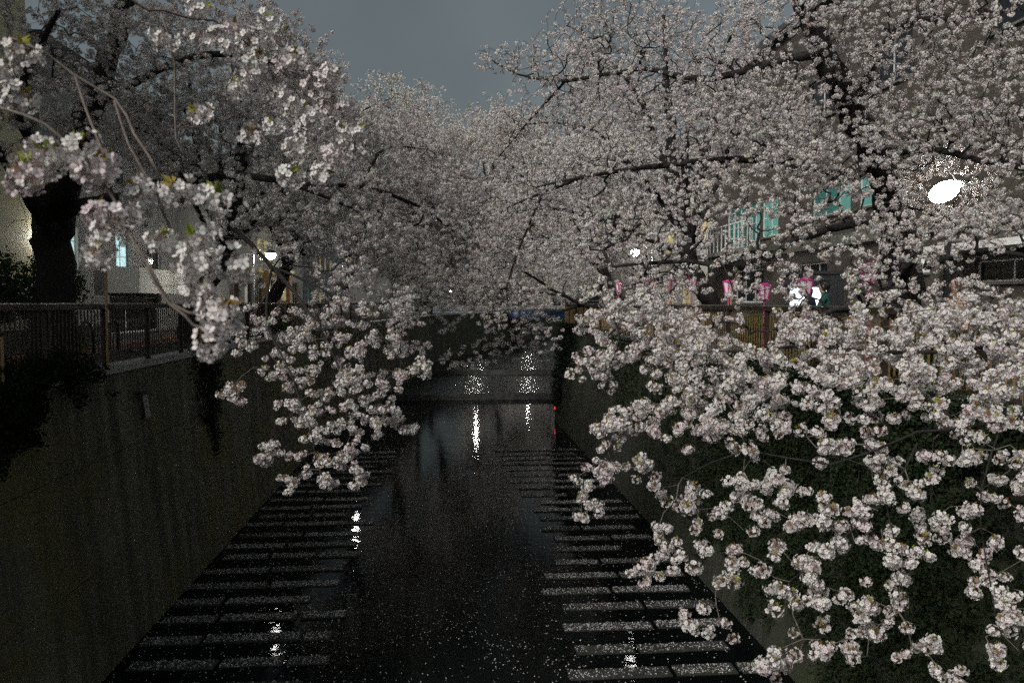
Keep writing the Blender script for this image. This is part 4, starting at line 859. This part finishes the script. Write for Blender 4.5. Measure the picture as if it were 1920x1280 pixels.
shrub('lit_bush', 'bright yellow green bush below the orange pillar on the left bank', 'shrub', ell((-6.2, 29.5, -0.95), (.35, 1.8, .42), 380), C_BUSH, (-6.2, 29.5, ZS))
shrub('lit_bush', 'small yellow green bush on the left bank farther along the wall', 'shrub', ell((-5.9, 40.0, -0.95), (.4, 1.5, .4), 260), C_BUSH, (-5.9, 40.0, ZS))
for lab, y in (('yellow green shrub behind the right fence, nearest of three', 10.8), ('yellow green shrub behind the right fence, middle of three', 13.6), ('yellow green shrub behind the right fence, farthest of three', 16.4)):
    shrub('fence_shrub', lab, 'shrub', ell((6.6, y, -0.72), (.3, 1.15, .45), 330), C_BUSH, (6.6, y, ZS))
def ivy(label, pts, base, rots=None):
    t = thing('ivy', label, 'ivy', base)
    mb = MB(); 
    for k in range(14):
        q = pts[int(rng.integers(len(pts)))]; top_ = np.array([base[0], q[1] + rng.uniform(-.2, .2), base[2]])
        mb.tube([top_, (top_+q)/2 + rng.normal(0, .03, 3), q], [0.012, 0.009, 0.005], 4)
    mb.build('stems', 'bark', t)['kind'] = 'stuff'; scatter('leaves', pts, C_IVY, t, (0.7, 1.3), 1.4)
def wall_pts(s, yc, ys, zlo, n, ragged=0.8, out=0.10, ztop=ZS + 0.1):
    y = rng.normal(yc, ys, n); bottom = zlo + ragged*np.sin(y*2.1 + 1.3)*0.5 + ragged*np.sin(y*5.3)*0.3 + np.abs(y-yc)/ys*0.35
    u = rng.random(n)**1.25; z = ztop + (bottom - ztop)*u
    x = s*(5.4 + BAT*(z - ZW)/4.8) - s*rng.uniform(0.01, out, n)
    return np.stack([x, y, z], 1)
ivy('dark ivy hanging over the left wall top at the left edge', np.concatenate([wall_pts(-1, 11.2, 1.05, -1.95, 800, out=0.20), ell((-5.80, 12.0, -0.95), (.14, 1.5, .22), 160)]), (-5.75, 10.9, ZS))
ivy('dark ivy streak on the left wall below the second tan pole', wall_pts(-1, 19.6, 0.5, -3.2, 420), (-5.75, 19.6, ZS))
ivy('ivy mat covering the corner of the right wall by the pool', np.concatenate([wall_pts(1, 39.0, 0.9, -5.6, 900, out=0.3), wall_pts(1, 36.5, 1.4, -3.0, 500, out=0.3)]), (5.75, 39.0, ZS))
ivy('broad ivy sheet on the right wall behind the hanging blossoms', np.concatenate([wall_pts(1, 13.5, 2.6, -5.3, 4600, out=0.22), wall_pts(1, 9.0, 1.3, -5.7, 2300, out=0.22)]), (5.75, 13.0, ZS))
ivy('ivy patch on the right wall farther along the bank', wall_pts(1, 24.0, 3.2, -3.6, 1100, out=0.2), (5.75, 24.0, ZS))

# drain flap on the left wall
yD, zD = 15.6, -1.95
xD = -5.4 - BAT*(zD - ZW + 0.3)/5.0 - 0.02
t = thing('drain_flap', 'small rusty hinged drain flap high on the left river wall', 'drain', (xD, yD, zD - 0.25))
MB().span(xD, xD + 0.05, yD - 0.17, yD + 0.17, zD - 0.28, zD + 0.24).build('frame', 'pale_concrete', t)
MB().add([(xD + .055, yD - .12, zD + .2), (xD + .055, yD + .12, zD + .2), (xD + .12, yD + .12, zD - .24), (xD + .12, yD - .12, zD - .24), (xD + .075, yD - .12, zD + .2), (xD + .075, yD + .12, zD + .2), (xD + .14, yD + .12, zD - .24), (xD + .14, yD - .12, zD - .24)], [(0,1,2,3), (7,6,5,4), (0,4,5,1), (1,5,6,2), (2,6,7,3), (3,7,4,0)]).build('flap', 'grey_metal', t)
MB().span(xD - 0.01, xD + 0.16, yD - 0.24, yD + 0.24, zD + 0.26, zD + 0.31).build('lid', 'pale_concrete', t)

# ------------------------------------------------------------------ lamps
def street_lamp(label, x, y, z, s, mat='lamp_white', r=0.13, zb=ZS):
    t = thing('street_lamp', label, 'lamp', (x, y, zb), 'lit street lamps along the banks')
    xp = x - s*0.7
    MB().tube([(xp, y, zb), (xp, y, zb + 0.5), (xp, y, z + 0.1)], [0.075, 0.055, 0.04], 10).build('post', 'grey_metal', t)
    MB().tube([(xp, y, z + 0.05), (xp + s*0.3, y, z + 0.24), (x, y, z + 0.22)], [0.03, 0.026, 0.024], 8).build('arm', 'grey_metal', t)
    MB().lathe((x, y, z + 0.06), [(0.03, 0.16), (r*0.8, 0.12), (r*1.25, 0.0)], 14).build('shade', 'grey_metal', t)
    MB().lathe((x, y, z), [(r*0.2, -r*0.95), (r*0.62, -r*0.75), (r*0.95, -r*0.25), (r, 0.04)], 14).build('lamp_globe', mat, t, True)
street_lamp('lit street lamp left of the orange pillar on the left bank', *LAMP_L1, 1, r=0.19)
street_lamp('lit street lamp farther along the left bank behind blossoms', *LAMP_L2, 1, r=0.15)
street_lamp('lit street lamp among blossoms above the pink lanterns on the right bank', *LAMP_R1, -1, r=0.16)
street_lamp('small distant lit lamp above the middle of the blue bridge', 3.9, 108, 5.6, 1, 'far_lamp', r=0.20)
street_lamp('distant lit lamp right of the bridge middle, reflected at the weir', 11.2, 110, 1.6, 1, 'far_lamp', r=0.16)
# small wall lamp on the cream house
wl = P(82, 436, 22.6); xw = -11.98
yw = Yat(82, xw)
t = thing('wall_lamp', 'tiny lit wall lamp on the cream house behind the thick trunk', 'lamp', (xw, yw, 1.9))
MB().span(xw - 0.01, xw + 0.10, yw - 0.05, yw + 0.05, 2.02, 2.10).build('bracket', 'dark_metal', t)
MB().lathe((xw + 0.13, yw, 1.86), [(.03, 0), (.06, .03), (.065, .09), (.04, .15)], 10).build('lamp_globe', 'lamp_white', t, True)
# floodlight
fl = Vector(LAMP_R)
t = thing('floodlight', 'blazing white floodlight on a post among the blossoms on the right bank', 'floodlight', (fl.x + 0.25, fl.y + 0.25, ZS))
MB().tube([(fl.x + .25, fl.y + .25, ZS), (fl.x + .25, fl.y + .25, fl.z - 0.22)], [0.07, 0.05], 10).build('post', 'dark_metal', t)
MB().box((fl.x + .12, fl.y + .12, fl.z - 0.24), (0.75, 0.12, 0.07), R(20)).build('crossbar', 'dark_metal', t)
dirf = Vector((-0.55, -0.80, 0.10)).normalized(); q = dirf.to_track_quat('Z', 'Y').to_matrix()
def oriented(vs): return [tuple(fl + q @ Vector(v)) for v in vs]
hs_ = MB(); w0, h0, w1, h1 = 0.125, 0.085, 0.08, 0.055
hs_.add(oriented([(-w0, -h0, 0), (w0, -h0, 0), (w0, h0, 0), (-w0, h0, 0), (-w1, -h1, -0.2), (w1, -h1, -0.2), (w1, h1, -0.2), (-w1, h1, -0.2)]), [(7,6,5,4), (0,1,5,4), (1,2,6,5), (2,3,7,6), (3,0,4,7)]).build('housing', 'dark_metal', t)
MB().lathe((0, 0, 0), [(0.02, 0.07), (0.11, 0.055), (0.16, 0.02), (0.17, 0.0)], 18).v
lens = MB().lathe((0, 0, 0), [(0.02, 0.07), (0.13, 0.055), (0.20, 0.02), (0.215, 0.004)], 20)
q2 = q @ Matrix.Rotation(R(28), 3, 'Z')
lens.v = [tuple(fl + q2 @ Vector((v_[0]*1.05, v_[1]*0.72, v_[2]*2.0 + 0.002))) for v_ in lens.v]
lens.build('lens', 'flood_white', t, True)
# lit case and visitors behind the right fence
t = thing('lit_case', 'glaring bluish white lit display case behind the two visitors', 'display case', (8.05, 17.2, ZS))
MB().span(7.75, 8.55, 16.6, 17.8, ZS, ZS + 1.75).build('cabinet', 'dark_metal', t)
MB().span(7.73, 7.748, 16.68, 17.45, ZS + 1.0, ZS + 1.46).build('front_panel', 'case_light', t)
MB().span(7.80, 8.15, 16.58, 16.598, ZS + 1.0, ZS + 1.46).build('side_panel', 'case_light', t)
MB().span(7.72, 8.58, 16.57, 17.83, ZS + 1.752, ZS + 1.82).build('top_cover', 'dark_metal', t)

def person(label, loc, rz, top_mat, hair_mat, h=1.65, lean=0.12):
    k = h/1.65
    J = {'pel': (0, 0, .92, .15, .12), 'wai': (0, .01+lean*.3, 1.05, .135, .10), 'che': (0, .02+lean*.7, 1.25, .155, .11), 'nec': (0, .02+lean, 1.41, .055, .055), 'jaw': (0, .045+lean, 1.49, .066, .075), 'hea': (0, .035+lean, 1.575, .078, .092), 'cro': (0, .03+lean, 1.635, .055, .06)}
    for s_, n_ in ((-1, 'l'), (1, 'r')):
        J.update({'sh'+n_: (s_*.16, .02+lean*.85, 1.36, .065, .065), 'el'+n_: (s_*.23, .12+lean, 1.12, .047, .047), 'wr'+n_: (s_*.14, .34+lean, 1.10, .032, .032), 'ha'+n_: (s_*.11, .42+lean, 1.10, .034, .022),
                  'hi'+n_: (s_*.09, 0, .86, .10, .10), 'kn'+n_: (s_*.10, .02, .48, .062, .062), 'an'+n_: (s_*.10, -.02, .09, .042, .042), 'to'+n_: (s_*.11, .13, .04, .045, .035)})
    E = [('pel', 'wai'), ('wai', 'che'), ('che', 'nec'), ('nec', 'jaw'), ('jaw', 'hea'), ('hea', 'cro')]
    for n_ in 'lr': E += [('che', 'sh'+n_), ('sh'+n_, 'el'+n_), ('el'+n_, 'wr'+n_), ('wr'+n_, 'ha'+n_), ('pel', 'hi'+n_), ('hi'+n_, 'kn'+n_), ('kn'+n_, 'an'+n_), ('an'+n_, 'to'+n_)]
    names = list(J); me = bpy.data.meshes.new('person'); me.from_pydata([tuple(c*k for c in J[n_][:3]) for n_ in names], [(names.index(a), names.index(c)) for a, c in E], [])
    o = bpy.data.objects.new('person_tmp', me); COL.objects.link(o)
    md = o.modifiers.new('skin', 'SKIN'); sv = me.skin_vertices[0].data
    for i, n_ in enumerate(names): sv[i].radius = (J[n_][3]*k, J[n_][4]*k); sv[i].use_root = (n_ == 'pel')
    md2 = o.modifiers.new('sub', 'SUBSURF'); md2.levels = 2; md2.render_levels = 2
    dg = bpy.context.evaluated_depsgraph_get(); nm = bpy.data.meshes.new_from_object(o.evaluated_get(dg)); bpy.data.objects.remove(o)
    nm.materials.clear()
    for mm in (top_mat, 'dark_trousers', 'skin'): nm.materials.append(MAT[mm])
    for p_ in nm.polygons:
        c = p_.center/k; p_.use_smooth = True
        p_.material_index = 2 if (c.z > 1.43 or (c.y > .33 + lean and c.z > .9)) else (0 if c.z > .88 else 1)
    p = bpy.data.objects.new('person', nm); COL.objects.link(p); p.location = loc; p.rotation_euler = (0, 0, rz); tag(p, label, 'person', 'visitors behind the right fence')
    def child(mb, name, mat):
        c = mb.build(name, mat, smooth=True); c.parent = p
    hc = Vector((0, .02+lean, 1.575))*k; v, f = [], []; n, m_ = 16, 9
    for i in range(m_):
        ph = i/(m_-1)*2.15
        for j in range(n):
            th = 2*math.pi*j/n; cut = 1.0 if math.sin(th) < 0.35 else max(0.52, 1 - (math.sin(th) - .35)*0.75); a = ph*cut
            v.append(hc + Vector((.092*math.sin(a)*math.cos(th), .108*math.sin(a)*math.sin(th) - .012, .098*math.cos(a) - (0.05 if a > 1.9 else 0)))*k)
    f = [(i*n+j, i*n+(j+1) % n, (i+1)*n+(j+1) % n, (i+1)*n+j) for i in range(m_-1) for j in range(n)]
    child(MB().add(v, f), 'hair', hair_mat)
    child(MB().lathe((0, (.125+lean)*k, 1.545*k), [(.004, .03), (.010, .0), (.014, -.018), (.006, -.024)], 8), 'nose', 'skin')
    for s_ in (-1, 1): child(MB().lathe((s_*.03*k, (.108+lean)*k, 1.572*k), [(.003, .007), (.010, .003), (.010, -.003), (.003, -.007)], 8), 'eye', 'black_hair')
    child(MB().box((0, (.112+lean)*k, 1.497*k), (.045, .012, .010)), 'mouth', 'orange_jacket')
    for s_ in (-1, 1): child(MB().lathe((s_*.082*k, (.03+lean)*k, 1.555*k), [(.004, .03), (.015, .012), (.013, -.012), (.004, -.03)], 8), 'ear', 'skin')
person('dark haired person in green jacket leaning by the right fence', (6.85, 13.75, ZS), R(65), 'green_jacket', 'black_hair', 1.52)
person('dark haired person in navy jacket before the glaring display case', (6.90, 14.55, ZS), R(100), 'navy_jacket', 'black_hair', 1.42)
person('person in orange top behind the right fence near the right edge', (7.0, 10.25, ZS), R(80), 'orange_jacket', 'brown_hair', 1.46)

# pink lanterns
def lantern(label, x, y, z, wtop=0.135, wbot=0.08, hh=0.26):
    t = thing('pink_lantern', label, 'lantern', (x, y, z - hh/2), 'pink and white paper lanterns on the right bank')
    n = 6
    ring = lambda r, zz, off=0.2: [(x + r*math.cos(2*math.pi*k/n + off), y + r*math.sin(2*math.pi*k/n + off), zz) for k in range(n)]
    A, B = ring(wbot, z - hh/2), ring(wtop, z + hh/2)
    for k in range(n):
        MB().tube([A[k], B[k]], 0.014, 5).build('rib', 'pink_paint', t)
        a0, a1, b0, b1 = (np.array(q) for q in (A[k], A[(k+1) % n], B[k], B[(k+1) % n])); c = np.array([x, y, z])
        sh = lambda p_: p_ + (c - p_)*np.array([.05, .05, .0])
        sh2 = lambda p_: p_ + (c - p_)*np.array([.08, .08, .0])
        MB().add([sh(a0), sh(a1), sh(b1), sh(b0), sh2(a0), sh2(a1), sh2(b1), sh2(b0)], [(0,1,2,3), (7,6,5,4), (0,4,5,1), (2,6,7,3), (1,5,6,2), (3,7,4,0)]).build('paper_panel', 'lantern_paper', t)
    MB().lathe((x, y, z + hh/2), [(wtop*1.05, 0), (wtop*1.08, 0.02), (wtop*0.3, 0.06)], 6).build('cap', 'pink_paint', t)
    MB().lathe((x, y, z - hh/2 - 0.03), [(wbot*0.6, 0), (wbot*1.06, 0.01), (wbot*1.06, 0.03)], 6).build('base', 'pink_paint', t)
    MB().tube([(x, y, ZS + 0.0), (x, y, z - hh/2 - 0.03)], 0.018, 6).build('post', 'pink_paint', t)
names_ = [('pink white lantern by the tan pole left of the display case', 1365, 540), ('pink white lantern above the tan fence bars, left of the lit case', 1432, 548), ('pink white lantern right of the second tan pole', 1296, 534), ('pink white lantern at the foot of the second tan pole', 1258, 535), ('pink white lantern left of the second tan pole', 1222, 535), ('lit pink lantern farthest along the right fence', 1160, 540), ('pink lantern just left of the lit display case', 1509, 540), ('pink lantern right of the visitors behind blossoms', 1628, 515)]
for lab, px, py in names_:
    Y = Yat(px, 6.45)
    p_ = P(px, py, Y); lantern(lab, 6.45, Y, p_[2])
# small red marker light at the wall corner
t = thing('marker_light', 'tiny red marker light on the right wall at the water', 'light', (5.50, 40.0, -5.35))
MB().span(5.5, 5.6, 39.94, 40.06, -5.46, -5.24).build('housing', 'dark_metal', t)
MB().lathe((5.46, 39.95, -5.4), [(.02, 0), (.05, .02), (.05, .07), (.02, .09)], 10).build('lamp_globe', 'red_lamp', t)

# ------------------------------------------------------------------ far road bridge
t = thing('road_bridge', 'distant bridge with blue girder where the river bends away', 'bridge', (14, 104, ZS))
MB().span(-6, 48, 102, 110, -1.05, -0.8).build('deck', 'pale_concrete', t)
MB().span(-2, 40, 101.9, 102.3, -1.95, -1.06).build('girder', 'blue_paint', t)
MB().span(-6, 48, 102.05, 102.15, 0.20, 0.28).build('handrail', 'rail_metal', t)
for k in range(28): MB().span(-6 + k*2, -5.9 + k*2, 102.05, 102.15, -0.8, 0.2).build('post', 'grey_metal', t)
o = MB()
for k in range(270): o.span(-6 + k*.2, -5.97 + k*.2, 102.08, 102.12, -0.7, 0.2)
o.build('bars', 'dark_metal', t)['kind'] = 'stuff'
for lab, px in (('warm round lamp on the blue bridge, left of two', 757), ('warm round lamp on the blue bridge, right of two', 845)):
    p_ = P(px, 546, 103); street_lamp(lab, p_[0], 103, p_[2], 1, 'far_lamp', r=0.16, zb=-0.8)
